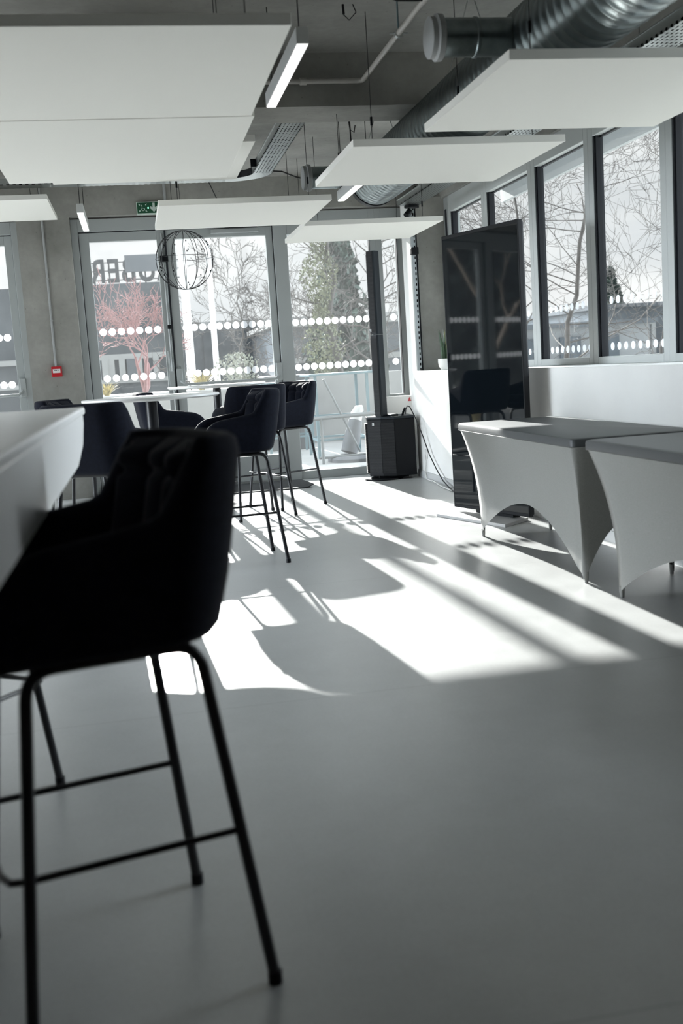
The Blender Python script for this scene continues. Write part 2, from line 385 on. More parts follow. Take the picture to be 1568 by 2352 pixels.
# ------------------------------------------------------------------ room shell
ZC, ZB = 3.05, 2.735          # slab, underside of beams
XW, XS = 3.15, 2.725          # window wall, face of the low wall
YB = 11.22                    # glazed back wall
XL, YR = -4.6, -6.0
def struct(name, mb, m, label, cat, **k):
    return tag(obj(name, mb, m, **k), label, cat, kind='structure')
struct('floor', MB().box(XL-.2, XW+.2, YR-.2, YB+.12, -.12, 0), mFloor, 'smooth pale grey vinyl floor with thin seams crossed by sun and shadow', 'floor')
struct('ceiling', MB().box(XL-.2, XW+.2, YR-.2, YB+.3, ZC, ZC+.25), mCeil, 'bare grey concrete ceiling slab above the hanging panels', 'ceiling')
struct('trim_1', MB().box(XL, XW, 6.83, 7.26, ZB, ZC), mConc, 'concrete downstand beam crossing the ceiling in front of the silver cable tray', 'beam')
struct('trim_2', MB().box(XL, XW, 2.5, 2.93, ZB, ZC).box(XL, XW, -1.8, -1.37, ZB, ZC), mConc, 'concrete ceiling beams above and behind the viewer', 'beam')
# back wall: lintel, pillars, corner
wb = MB().box(XL, 3.35, 11.04, 11.32, ZB, ZC)
wb.box(-1.0, -.50, 11.06, 11.3, 0, ZB)
wb.box(-4.6, -4.05, 11.06, 11.3, 0, ZB)
wb.box(2.86, 3.35, 11.0, 11.3, 0, ZB)
struct('wall_back', wb, mConc, 'raw concrete back wall with lintel over the glazed doors', 'wall')
struct('trim_3', MB().box(2.83, 3.13, 10.6, 11.0, 0, ZB), mConc, 'raw concrete corner pillar behind the potted plant', 'pillar')
struct('wall_left', MB().box(XL-.2, XL, 5.0, 10.7, 0, .06).box(XL-.2, XL, 5.0, 10.7, 2.9, ZC).box(XL-.2, XL, 10.7, YB+.1, 0, ZC), mPaint, 'unseen white side wall with a long opening added to let in light', 'wall')  # the long opening is added, out of view, for side light
struct('wall_left_rear', MB().box(XL-.2, XL, YR, 5.0, 0, ZC), mBackDark, 'dark rear part of the side wall behind the viewer', 'wall')
struct('wall_front', MB().box(XL, XW+.2, YR-.2, YR, 0, ZC), mat('dark_rear_wall', (.03, .03, .03), .8), 'dark rear wall behind the viewer', 'wall')  # unseen wall kept near black so little light returns from behind
# right: low boxed wall with deep sill, beam above the windows
struct('wall_right', MB().box(XS, XW+.1, YR, 10.58, 0, 1.05), mPaint, 'low white boxed-in wall with a sill under the side windows', 'wall', bev=.004)
struct('trim_4', MB().box(XW-.06, XW+.25, YR, 11.0, ZB-.02, ZC), mConc, 'concrete edge beam over the side windows', 'beam')
struct('baseboard_right', MB().box(XS-.012, XS, YR, 10.57, 0, .07), mat('grey_baseboard', (.52, .53, .53), .5), 'low pale grey baseboard of the white low wall', 'baseboard')
struct('trim_5', MB().box(2.50, 2.86, 10.93, 11.17, 0, .80), mPaint, 'small white boxed sill under the narrow pane beside the speaker', 'boxing', bev=.003)
struct('trim_6', MB().box(2.775, 2.83, 10.62, 10.98, 0, ZB), mPaint, 'pillar reveal strip coloured white as if sunlit, between narrow pane and slotted rail', 'trim')  # side of the pillar given white; its sunlight is put into the colour

def dots(mb, p0, p1, n, r, d=.004, axis='y'):
    for i in range(n):
        f = i/(n-1) if n > 1 else 0
        mb.disc(tuple(a+(b-a)*f for a, b in zip(p0, p1)), r, d, axis)
    return mb
def frame4(mb, x0, x1, z0, z1, y0, y1, l, r_, b, t):
    mb.box(x0, x0+l, y0, y1, z0, z1); mb.box(x1-r_, x1, y0, y1, z0, z1)
    mb.box(x0+l, x1-r_, y0, y1, z0, z0+b); mb.box(x0+l, x1-r_, y0, y1, z1-t, z1)
    return mb
def leaf(door, x0, x1, g0, g1, zb, ztop, gz0, gz1, dxs, ndots, tiny=.036):
    lf = obj('door_leaf', frame4(MB(), x0, x1, zb, ztop, YB-.035, YB+.035, g0-x0, x1-g1, gz0-zb, ztop-gz1), mGrey, door, bev=.003)
    obj('glass_pane', MB().box(g0-.005, g1+.005, YB-.004, YB+.004, gz0-.005, gz1+.005), mGlass, lf)
    dm = MB()
    for z in (1.625, 1.165): dots(dm, (dxs[0], YB-.006, z), (dxs[1], YB-.006, z), ndots, tiny)
    obj('safety_dots', dm, mDot, lf)
    return lf
def panic_bar(lf, xa, xb, z, hand):
    b = obj('panic_bar', MB().tube([(xa, YB-.05, z+.06), (xa+.012*1, YB-.09, z+.03), (xa+.05, YB-.11, z), (xb-.05, YB-.11, z), (xb-.012, YB-.09, z+.03), (xb, YB-.05, z+.06)], .014, 8), mGrey, lf, smooth=True)
    obj('lock_case', MB().box(xa-.03, xa+.03, YB-.085, YB-.035, z-.02, z+.16), mPlastic if hand == 'l' else mGrey, lf, bev=.006)
    obj('lock_case', MB().box(xb-.03, xb+.03, YB-.085, YB-.035, z-.02, z+.16), mGrey, lf, bev=.006)
# centre double door
d2 = thing('door_2', 'grey framed glazed double door in the middle of the back wall', 'door', (.5, YB, 0), kind='structure')
fr = MB(); fr.box(-.50, -.435, YB-.07, YB+.06, 0, 2.72).box(1.485, 1.62, YB-.07, YB+.06, 0, 2.72).box(-.435, 1.485, YB-.07, YB+.06, 2.60, 2.72)
obj('door_frame', fr, mGrey, d2, bev=.004)
obj('frame_gap', MB().box(-.436, -.430, YB-.036, YB+.03, .02, 2.597).box(1.480, 1.486, YB-.036, YB+.03, .02, 2.597).box(-.43, 1.48, YB-.036, YB+.03, 2.594, 2.600), mGasket, d2)
obj('threshold', MB().box(-.43, 1.48, YB-.05, YB+.06, 0, .022), mSteel, d2)
lfA = leaf(d2, -.428, .402, -.335, .322, .022, 2.592, .28, 2.505, (-.277, .262), 7)
lfB = leaf(d2, .412, 1.478, .497, 1.412, .022, 2.592, .28, 2.505, (.545, 1.385), 11)
obj('meeting_stile_gasket', MB().box(.398, .414, YB-.05, YB+.03, .03, 2.59), mGasket, d2)
panic_bar(lfB, .44, 1.455, 1.06, 'r')
obj('espagnolette_rod', MB().tube([(.37, YB-.05, .03), (.37, YB-.05, 2.56)], .009, 8).tube([(.385, YB-.06, 1.0), (.385, YB-.06, 2.3)], .006, 6), mSteel, lfA, smooth=True)
obj('espagnolette_handle', MB().box(.335, .39, YB-.075, YB-.035, 1.02, 1.2).tube([(.35, YB-.09, 1.20), (.345, YB-.1, 1.30), (.34, YB-.07, 1.40)], .008, 6), mGrey, lfA, bev=.003)
obj('hinge_bracket', MB().box(.34, .42, YB-.09, YB-.035, 2.28, 2.34).box(.36, .40, YB-.08, YB-.035, 1.62, 1.66), mPlastic, lfA, bev=.003)
obj('door_closer', MB().box(.86, 1.34, YB-.10, YB-.036, 2.535, 2.575), mGrey, lfB, bev=.004)
obj('closer_arm', MB().box(1.0, 1.32, YB-.12, YB-.10, 2.58, 2.592), mPlastic, lfB)
# left double door
d1 = thing('door_1', 'grey framed glazed double door at the left edge of the photo', 'door', (-2, YB, 0), kind='structure')
fr = MB(); fr.box(-1.065, -1.0, YB-.07, YB+.06, 0, 2.72).box(-3.06, -2.965, YB-.07, YB+.06, 0, 2.72).box(-2.965, -1.065, YB-.07, YB+.06, 2.60, 2.72)
obj('door_frame', fr, mGrey, d1, bev=.004)
obj('frame_gap', MB().box(-1.066, -1.060, YB-.036, YB+.03, .02, 2.597).box(-2.97, -2.964, YB-.036, YB+.03, .02, 2.597).box(-2.96, -1.07, YB-.036, YB+.03, 2.594, 2.600), mGasket, d1)
lfC = leaf(d1, -2.12, -1.068, -2.04, -1.14, .022, 2.592, .28, 2.505, (-1.99, -1.20), 11)
lfD = leaf(d1, -2.958, -2.13, -2.86, -2.20, .022, 2.592, .28, 2.505, (-2.80, -2.26), 7)
panic_bar(lfC, -2.09, -1.09, 1.06, 'l')
# fixed panes
def fixed(name, label, x0, x1, g0, g1, z0, gz0, drow, nd):
    w = thing(name, label, 'window', ((x0+x1)/2, YB, 0), kind='structure')
    f = obj('window_frame', frame4(MB(), x0, x1, z0, 2.72, YB-.06, YB+.06, g0-x0, x1-g1, gz0-z0, .22), mGrey, w, bev=.003)
    obj('glass_pane', MB().box(g0-.005, g1+.005, YB-.004, YB+.004, gz0-.005, 2.505), mGlass, w)
    obj('gasket', MB().box(g1-.006, g1, YB-.064, YB-.004, gz0, 2.5), mGasket, f)
    dm = MB()
    for z in (1.618, 1.160): dots(dm, (drow[0], YB-.006, z), (drow[1], YB-.006, z), nd, .036)
    obj('safety_dots', dm, mDot, w)
fixed('window_1', 'tall fixed pane with two rows of white dots left of the tower speaker', 1.62, 2.54, 1.625, 2.475, 0, .085, (1.665, 2.41), 10)
fixed('window_2', 'narrow fixed pane between tower speaker and corner pillar', 2.54, 2.86, 2.605, 2.765, .80, .82, (2.70, 2.70), 1)
fixed('window_7', 'tall fixed pane beyond the left double door, seen only in the dark screen', -4.05, -3.06, -4.0, -3.12, 0, .085, (-3.95, -3.2), 10)

# side windows
def side_window(name, label, ya, yb, gk=.05, rows=True):
    """unit from ya (far) to yb (near)"""
    w = thing(name, label, 'window', (XW, (ya+yb)/2, 1.05), kind='structure')
    g0, g1 = yb+.075, ya-.075
    f = MB().box(XW-.03, XW+.045, yb, g0, 1.05, 2.715).box(XW-.03, XW+.045, g1, ya, 1.05, 2.715).box(XW-.03, XW+.045, g0, g1, 1.05, 1.10).box(XW-.03, XW+.045, g0, g1, 2.56, 2.715)
    f = obj('window_frame', f, mGreyLit, w, bev=.004)
    gx = XW+.02
    obj('gasket', MB().box(XW-.026, XW+.04, g1-.004, g1+.002, 1.10, 2.56).box(XW+.02, XW+.04, g0, g1, 2.548, 2.56).box(gx-.03, gx+.02, g1-.016, g1-.004, 1.10, 2.56), mGasket, f)
    obj('glass_pane', MB().box(gx-.004, gx+.004, g0-.005, g1+.005, 1.095, 2.565), mGlassR, w)
    if rows:
        dm = MB()
        for z in (1.47, 1.165): dots(dm, (gx-.006, g0+.08, z), (gx-.006, g1-.14, z), 8, .026, axis='x')
        obj('safety_dots', dm, mDot, w)
side_window('window_3', 'farthest side window behind the black display', 10.46, 9.36)
side_window('window_4', 'side window right behind the top of the black display', 9.36, 8.20)
side_window('window_5', 'side window with tree branches, first right of the black display', 8.20, 7.12)
side_window('window_6', 'side window at the right edge showing the house and clouds', 7.12, 6.03)
yy = 6.03; k = 8
while yy > 3.0:
    side_window('window_%d' % k, 'side window %s' % ('cut by the right edge of the photo' if k == 8 else 'further along the side wall behind the viewer'), yy, yy-1.09, rows=(k < 11)); yy -= 1.09; k += 1
obj('trim_7', MB().box(XW-.03, XW+.09, YR, yy, 1.05, 2.715), mBackDark); tag(bpy.data.objects['trim_7'], 'dark unseen panel closing off the side windows beside the viewer, added to block light', 'trim', kind='structure')  # added out of view to stop light from the rear side windows
struct('trim_8', MB().box(XW-.03, XW+.09, 10.46, 10.62, 1.05, 2.715), mGrey, 'grey end post of the side windows beside the corner pillar', 'trim', bev=.003)
obj('slot_gasket', MB().box(XW-.034, XW-.03, 10.505, 10.56, 1.12, 2.60), mGasket, bpy.data.objects['trim_8'])

# ------------------------------------------------------------------ ceiling things
def wire(x, y, z0, z1, r=.0022): return MB().tube([(x, y, z0), (x, y, z1-.003)], r, 6)
def panel(label, x0, x1, y0, y1, z, th=.04, hang=True):
    t = thing('acoustic_panel', label, 'ceiling panel', ((x0+x1)/2, (y0+y1)/2, z), group='suspended white acoustic panels')
    obj('panel_board', MB().box(x0, x1, y0, y1, z, z+th), mWhite, t, bev=.002)
    for (wx, wy) in ((x0+.14, y0+.14), (x1-.14, y0+.14), (x0+.14, y1-.14), (x1-.14, y1-.14)):
        topz = ZB if (6.83 < wy < 7.26 or 2.5 < wy < 2.93) else ZC
        w = obj('suspension_wire', wire(wx, wy, z+th, topz), mCord, t)
        obj('wire_gripper', MB().tube([(wx, wy, z+th+.1), (wx, wy, z+th+.145)], .007, 8), mPlastic, w)
    return t
panel('largest white ceiling panel at the top left, nearest to the viewer', -.60, .625, 3.84, 5.15, 2.31)
panel('white ceiling panel directly behind the largest one, with a stepped edge', -.62, .64, 5.165, 6.72, 2.31)
panel('higher white ceiling panel peeping out behind the stepped edge, before the tray bend', -.43, .80, 6.5, 7.72, 2.47)
panel('white ceiling panel under the round silver duct at the top right', 1.53, 2.77, 4.20, 5.47, 2.285)
panel('white ceiling panel in front of the window wall, second from the right top corner', 1.255, 2.465, 5.92, 7.17, 2.31)
panel('white ceiling panel covering the right end of the green exit sign', .255, 1.465, 7.74, 8.98, 2.31)
panel('small looking white ceiling panel over the tower speaker', 1.475, 2.665, 9.08, 10.27, 2.31)
panel('white ceiling panel cut by the left edge of the photo', -1.82, -.585, 9.42, 10.62, 2.65)

def lamp(label, x, y0, y1, z, w=.055, h=.075):
    t = thing('linear_pendant_lamp', label, 'lamp', (x, (y0+y1)/2, z), group='white linear pendant lamps')
    obj('lamp_housing', MB().box(x-w/2, x+w/2, y0, y1, z+.004, z+h), mWhiteMetal, t, bev=.002)
    obj('lamp_diffuser', MB().box(x-w/2+.003, x+w/2-.003, y0+.004, y1-.004, z-.001, z+.006), mDiff, t)
    for yy in (y0+.08, y1-.08): 
        topz = ZB if (6.83 < yy < 7.26) else ZC
        obj('suspension_wire', wire(x, yy, z+h, topz, .003), mCord, t)
    return t
lamp('long white linear lamp beside the largest ceiling panel', .845, 4.92, 6.06, 2.555)
lamp('white linear lamp hanging beside the end of the round duct', 1.665, 7.35, 8.42, 2.40)
lamp('short looking white linear lamp in front of the left side of the glazed doors', -.325, 9.26, 10.38, 2.505)

# duct
du = thing('ventilation_duct', 'round spiral silver ventilation duct along the ceiling with two capped side stubs', 'duct', (1.945, 6.5, 2.55))
cx, cz, cr_ = 1.945, 2.55, .188
def ribbed(x, z, r, ya, yb, step=.075):
    pts, rad = [], []; yv = ya
    while yv < yb:
        for d, e in ((0, 0), (.30*step, .0), (.42*step, .004), (.55*step, 0)):
            pts.append((x, yv+d, z)); rad.append(r+e)
        yv += step
    return pts, rad
pts, rad = ribbed(cx, cz, cr_, 1.5, 8.45)
obj('duct_tube', MB().tube(pts, rad, 36), mGalv, du, smooth='all')
obj('duct_collar', MB().tube([(cx, 8.42, cz), (cx, 8.50, cz)], cr_+.006, 36), mPlastic, du, smooth=True)
for (yb, x0) in ((4.86, 1.40), (8.30, 1.36)):
    r = .082
    b = obj('branch_stub', MB().tube([(cx-.12, yb, 2.56), (1.62, yb, 2.56), (1.615, yb, 2.56), (1.605, yb, 2.56), (1.60, yb, 2.56), (x0+.05, yb, 2.56)], [r, r, r+.005, r+.005, r, r], 28), mGalv, du, smooth=True)
    obj('end_cap', MB().tube([(x0+.062, yb, 2.56), (x0+.055, yb, 2.56), (x0+.03, yb, 2.56), (x0+.022, yb, 2.56), (x0, yb, 2.56), (x0-.004, yb, 2.56)], [r+.002, r+.016, r+.018, r+.006, r+.006, r], 32), mConduit, b, smooth=True)
for yv in (3.6, 5.9, 8.1):
    obj('duct_hanger', MB().tube([(cx-.14, yv, cz+.13), (cx-.02, yv, ZC), ], .003, 6).tube([(cx+.14, yv, cz+.13), (cx+.02, yv, ZC)], .003, 6), mSteel, du)

# cable trays
t = thing('cable_tray', 'perforated silver cable tray turning the corner above the exit sign', 'cable tray', (1.16, 8.3, 2.75))
zt = 2.755
xa, xb_ = 1.085, 1.245; ya, yb_ = 9.33, 9.53
# straight run along the room
obj('tray_floor', MB().box(xa, xb_, 7.27, 9.15, zt, zt+.002), mTrayY, t)
obj('tray_flange', MB().box(xa, xa+.002, 7.27, 9.15, zt, zt+.055), mTraySide, t)
obj('tray_flange', MB().box(xb_-.002, xb_, 7.27, 9.15, zt, zt+.055), mTraySide, t)
obj('tray_rim', MB().box(xa-.006, xa+.003, 7.27, 9.15, zt+.053, zt+.06).box(xb_-.003, xb_+.006, 7.27, 9.15, zt+.053, zt+.06), mSteel, t)
obj('slot_backing', MB().box(xa+.01, xb_-.01, 7.28, 9.15, zt+.006, zt+.03), mDark, t)  # dark sheet added in the tray so its slots look shaded
# bend (quarter turn to the left)
bx, by, ri, ro = .885, 9.15, .20, .36
def arcpts(r, n=14): return [(bx+r*math.cos(a), by+r*math.sin(a)) for a in [PI/2*i/n for i in range(n+1)]]
pi_, po_ = arcpts(ri), arcpts(ro)
po_ = [(x, min(y, yb_)) for x, y in po_]
mbend = MB().prism(pi_ + po_[::-1], zt, zt+.002)
obj('tray_bend', mbend, mSteel, t)
for P_ in (pi_, po_):
    obj('bend_flange', MB().prism(P_+[(x+.003, y+.003) for x, y in P_[::-1]], zt, zt+.055), mPlastic, t)
obj('tray_floor', MB().box(-4.5, bx, ya+.02, yb_-.02, zt, zt+.002), mTrayX, t)
obj('tray_flange', MB().box(-4.5, bx, ya+.018, ya+.02, zt, zt+.055), mTraySideX, t)
obj('tray_flange', MB().box(-4.5, bx, yb_-.02, yb_-.018, zt, zt+.055), mTraySideX, t)
for (hx, hy) in ((.52, 9.43), (-.2, 9.43), (-1.2, 9.43), (1.165, 8.0)):
    obj('hanger_rod', MB().tube([(hx, hy, zt), (hx, hy, ZC)], .005, 6), mPlastic, t)
obj('tray_bracket', MB().box(1.04, 1.085, 8.85, 8.87, zt+.0, zt+.06), mPlastic, t)
obj('slot_backing', MB().box(-4.4, .88, ya+.03, yb_-.03, zt+.006, zt+.03), mDark, t)
tag(obj('loose_cable', MB().tube([(1.25, 9.13, zt+.01), (1.32, 9.1, zt+.0), (1.45, 9.2, zt-.03), (1.6, 9.3, zt-.045), (1.78, 9.5, zt-.05)], .006, 6), mCord, base=(1.25, 9.13, zt), smooth=True), 'loose black cable trailing from the tray bend to the panel', 'cable')
tag(obj('hanging_cable', MB().tube([(.75, 9.50, zt), (.77, 9.52, zt-.04), (.83, 9.6, zt-.16)], .005, 6), mCord, base=(.75, 9.5, zt), smooth=True), 'short black cable end hanging below the cable tray', 'cable')
t = thing('cable_tray', 'perforated silver cable tray running along the top of the side windows', 'cable tray', (2.66, 7, 2.6))
zt2 = 2.60
obj('tray_floor', MB().box(2.56, 2.755, .5, 10.22, zt2, zt2+.002), mTrayY, t)
obj('tray_flange', MB().box(2.56, 2.562, .5, 10.22, zt2, zt2+.055), mTraySide, t)
obj('tray_flange', MB().box(2.753, 2.755, .5, 10.22, zt2, zt2+.055), mTraySide, t)
obj('slot_backing', MB().box(2.57, 2.745, .6, 10.15, zt2+.006, zt2+.03), mDark, t)  # added dark backing for the slots, no real cables
obj('tray_rim', MB().box(2.552, 2.563, .5, 10.22, zt2+.053, zt2+.06), mSteel, t)
for yv in (3.8, 6.0, 8.6, 9.8):
    obj('hanger_rod', MB().tube([(2.66, yv, zt2), (2.66, yv, ZC)], .005, 6), mSteel, t)
obj('tray_bracket', MB().box(2.60, 2.72, 9.72, 9.76, zt2+.06, zt2+.10), mPlastic, t)

# pipes under the slab
pz = 2.87
t = thing('heating_pipe', 'thin painted pipe running along the ceiling and turning along the dark beam', 'pipe', (1.5, 5.5, pz))
obj('pipe_run', MB().tube([(1.52, 2.95, pz), (1.52, 6.74, pz), (1.515, 6.765, pz), (1.49, 6.775, pz), (1.06, 6.775, pz), (.5, 6.775, pz)], .0155, 10), mPipe, t, smooth=True)
obj('pipe_branch', MB().tube([(1.52, 5.30, pz), (1.38, 5.30, pz), (1.345, 5.30, pz+.012), (1.33, 5.30, pz+.05), (1.33, 5.30, ZC-.005)], .015, 10), mPlastic, t, smooth=True)
obj('pipe_fitting', MB().tube([(1.52, 5.26, pz), (1.52, 5.34, pz)], .021, 10), mPipe, t, smooth=True)
obj('pipe_fitting', MB().tube([(1.13, 6.775, pz), (1.17, 6.775, pz)], .022, 10), mPipe, t, smooth=True)
obj('pipe_clamp', MB().tube([(1.52, 5.83, pz), (1.52, 5.86, pz)], .024, 10).tube([(1.47, 5.845, pz), (1.57, 5.845, pz)], .005, 6), mSteel, t)
obj('clamp_rod', MB().tube([(1.52, 5.845, pz), (1.52, 5.845, ZC-.005)], .005, 6), mBlueSteel, t)
for lab, x, y, ln in (('small black cable gripper dangling from the slab near the ceiling pipe', 1.25, 5.95, .05), ('coiled end of a black cable by the top edge above the largest panel', .55, 5.2, .12)):
    tag(obj('cable_end', MB().tube([(x, y, ZC), (x+.002, y, ZC-ln)], .007, 6).tube([(x, y, ZC-ln), (x+.03, y, ZC-ln-.03), (x+.07, y, ZC-ln+.01), (x+.05, y, ZC-ln+.06)], .003, 6), mCord, base=(x, y, ZC), smooth=True), lab, 'cable')
sm = thing('smoke_detector', 'round white ceiling rose with a dangling cable between tray and panel', 'ceiling rose', (1.78, 8.55, ZC))
obj('detector_body', MB().lathe([(.075, 0), (.075, -.012), (.05, -.022), (0, -.022)], 24, (1.72, 8.05, ZC)), mWhiteMetal, sm, smooth=True)
obj('dangling_cable', MB().tube([(1.70, 8.05, ZC-.02), (1.68, 8.05, ZC-.1), (1.69, 8.05, ZC-.2), (1.72, 8.05, ZC-.22), (1.73, 8.05, ZC-.17)], .004, 6).tube([(1.69, 8.05, ZC-.12), (1.70, 8.06, 2.42)], .006, 6), mCord, sm, smooth=True)

# exit sign
YS = 11.035
s = thing('exit_sign', 'green emergency exit sign with wheelchair symbol and down arrow on the lintel', 'sign', (.34, YS, 2.79))
obj('sign_case', MB().box(.15, .545, YS-.03, YS, 2.725, 2.845), mSignW, s, bev=.002)
obj('sign_face', MB().box(.157, .538, YS-.033, YS-.03, 2.737, 2.837), mGreen, s)
def arrow(mb, cx, cz, ang, L, w, hw, hl):
    M = Matrix.Translation((cx, 0, cz)) @ Matrix.Rotation(ang, 4, 'Y')
    P = [(-w, L/2), (w, L/2), (w, -L/2+hl), (hw, -L/2+hl), (0, -L/2), (-hw, -L/2+hl), (-w, -L/2+hl)]
    fr_ = [mb.bm.verts.new(M @ Vector((a, YS-.0355, b))) for a, b in P]; bk = [mb.bm.verts.new(M @ Vector((a, YS-.033, b))) for a, b in P]
    mb.bm.faces.new(fr_); mb.bm.faces.new(bk[::-1])
    for i in range(7): mb.bm.faces.new((fr_[i], bk[i], bk[(i+1) % 7], fr_[(i+1) % 7]))
for (x, z, a) in ((.178, 2.818, -PI/4), (.243, 2.818, PI/4), (.178, 2.757, -3*PI/4), (.243, 2.757, 3*PI/4)): 
    am = MB(); arrow(am, x, z, a, .022, .003, .009, .010); obj('small_arrow', am, mSignW, s)
am = MB(); P = [(.305,2.832),(.327,2.832),(.327,2.79),(.348,2.80),(.348,2.778),(.316,2.745),(.284,2.778),(.284,2.80),(.305,2.79)]
f1 = [am.bm.verts.new((x, YS-.0355, z)) for x, z in P]; f2 = [am.bm.verts.new((x, YS-.033, z)) for x, z in P]
am.bm.faces.new(f1); am.bm.faces.new(f2[::-1])
for i in range(len(P)): am.bm.faces.new((f1[i], f2[i], f2[(i+1) % len(P)], f1[(i+1) % len(P)]))
obj('down_arrow', am, mSignW, s)
wc = MB().tube([(.203, YS-.0345, 2.808), (.206, YS-.0345, 2.785), (.222, YS-.0345, 2.783), (.230, YS-.0345, 2.768)], .0028, 6)
wc.tube([(.213+.016*math.cos(a), YS-.0345, 2.776+.016*math.sin(a)) for a in [math.radians(160+i*18) for i in range(13)]], .0022, 6)
wc.disc((.203, YS-.033, 2.812), .004, .003)
obj('wheelchair_symbol', wc, mSignW, s)
obj('indicator_light', MB().disc((.262, YS-.033, 2.785), .008, .004), mLed, s)
# man (exit figure) hidden behind the panel is left out; conduits and call point
tag(obj('conduit_pipe', MB().tube([(-.755, 11.045, 1.31), (-.755, 11.045, 2.725), (-.755, 11.025, 2.745), (-.755, 11.025, ZC)], .011, 8).box(-.77, -.74, 11.035, 11.06, 2.15, 2.165).box(-.77, -.74, 11.035, 11.06, 1.75, 1.765), mConduit, base=(-.755, 11.045, 1.31), smooth=True), 'thin grey conduit running up the concrete pillar from the red call point', 'conduit')
tag(obj('conduit_pipe', MB().tube([(.43, 11.025, 2.60), (.43, 11.025, ZC)], .014, 8), mConduit, base=(.43, 11.025, 2.6), smooth=True), 'short grey conduit above the meeting of the double doors', 'conduit')
c = thing('fire_call_point', 'small red fire alarm call point on the concrete pillar', 'alarm', (-.75, 11.06, 1.27))
obj('call_case', MB().box(-.80, -.70, 11.02, 11.06, 1.215, 1.315), mRed, c, bev=.006)
obj('white_plate', MB().box(-.786, -.714, 11.016, 11.02, 1.252, 1.290), mPot, c)
pm = MB()
for x in (-.765, -.75, -.735): pm.disc((x, 11.016, 1.278), .005, .002)
obj('press_marks', pm, mPlastic, c)

# slotted rail, box, spotlight
r = thing('slotted_rail', 'vertical slotted metal rail at the corner of the concrete pillar', 'rail', (2.79, 10.575, 1.05))
obj('rail_face', MB().box(2.765, 2.807, 10.566, 10.568, 1.05, 2.66), mRail, r)
obj('rail_side', MB().box(2.763, 2.765, 10.566, 10.60, 1.05, 2.66), mSteel, r)
obj('rail_side', MB().box(2.807, 2.822, 10.563, 10.60, 1.05, 2.66), mPlastic, r)
obj('rail_back', MB().box(2.765, 2.807, 10.594, 10.598, 1.05, 2.66), mDark, r)
tag(obj('sensor_box', MB().box(2.745, 2.82, 10.50, 10.562, 2.18, 2.25), mPlastic, base=(2.78, 10.562, 2.2), bev=.008), 'small black sensor box fixed on the slotted rail', 'sensor')
sp_ = thing('ceiling_spotlight', 'small black spotlight under the end of the side cable tray', 'spotlight', (2.70, 10.30, 2.60))
obj('mount_disc', MB().lathe([(0, 2.598), (.07, 2.598), (.07, 2.575), (0, 2.575)], 24, (2.68, 10.16, 0)), mPlastic, sp_, smooth=True)
obj('spot_stem', MB().tube([(2.655, 10.16, 2.575), (2.65, 10.16, 2.53)], .008, 8), mPlastic, sp_)
obj('spot_head', MB().tube([(2.66, 10.15, 2.545), (2.615, 10.13, 2.50)], .03, 14), mPlastic, sp_, smooth=True)

# wire globe
g = thing('wire_globe', 'wire globe ornament of dark ribs hanging in front of the double door', 'ornament', (.50, 9.6, 2.13))
R0 = .248; gc = Vector((.50, 9.6, 2.13))
mb_ = MB()
for i in range(14):
    a = 2*PI*i/14+.2
    pts = [gc + Vector((R0*math.sin(th)*math.cos(a), R0*math.sin(th)*math.sin(a), R0*math.cos(th))) for th in [PI*k/20 for k in range(21)]]
    obj('rib', MB().tube(pts, .0026, 5), mCord, g, smooth='all')
obj('equator_ring', MB().tube([gc+Vector((R0*math.cos(a), R0*math.sin(a), .02)) for a in [2*PI*k/40 for k in range(40)]], .0018, 5, closed=True), mCord, g, smooth='all')
obj('hanging_wire', MB().tube([gc+Vector((0, 0, R0)), gc+Vector((0, 0, ZC-2.13))], .002, 5), mCord, g)
rnd = random.Random(4); mb_ = MB()
for i in range(36):
    a = 2*PI*rnd.randrange(11)/11+.2; th = rnd.uniform(.5, 2.9)
    mb_.tube([gc+Vector((R0*math.sin(th)*math.cos(a), R0*math.sin(th)*math.sin(a), R0*math.cos(th)+d)) for d in (-.006, .006)], .005, 6)
obj('string_light_bulbs', mb_, mPlastic, g)

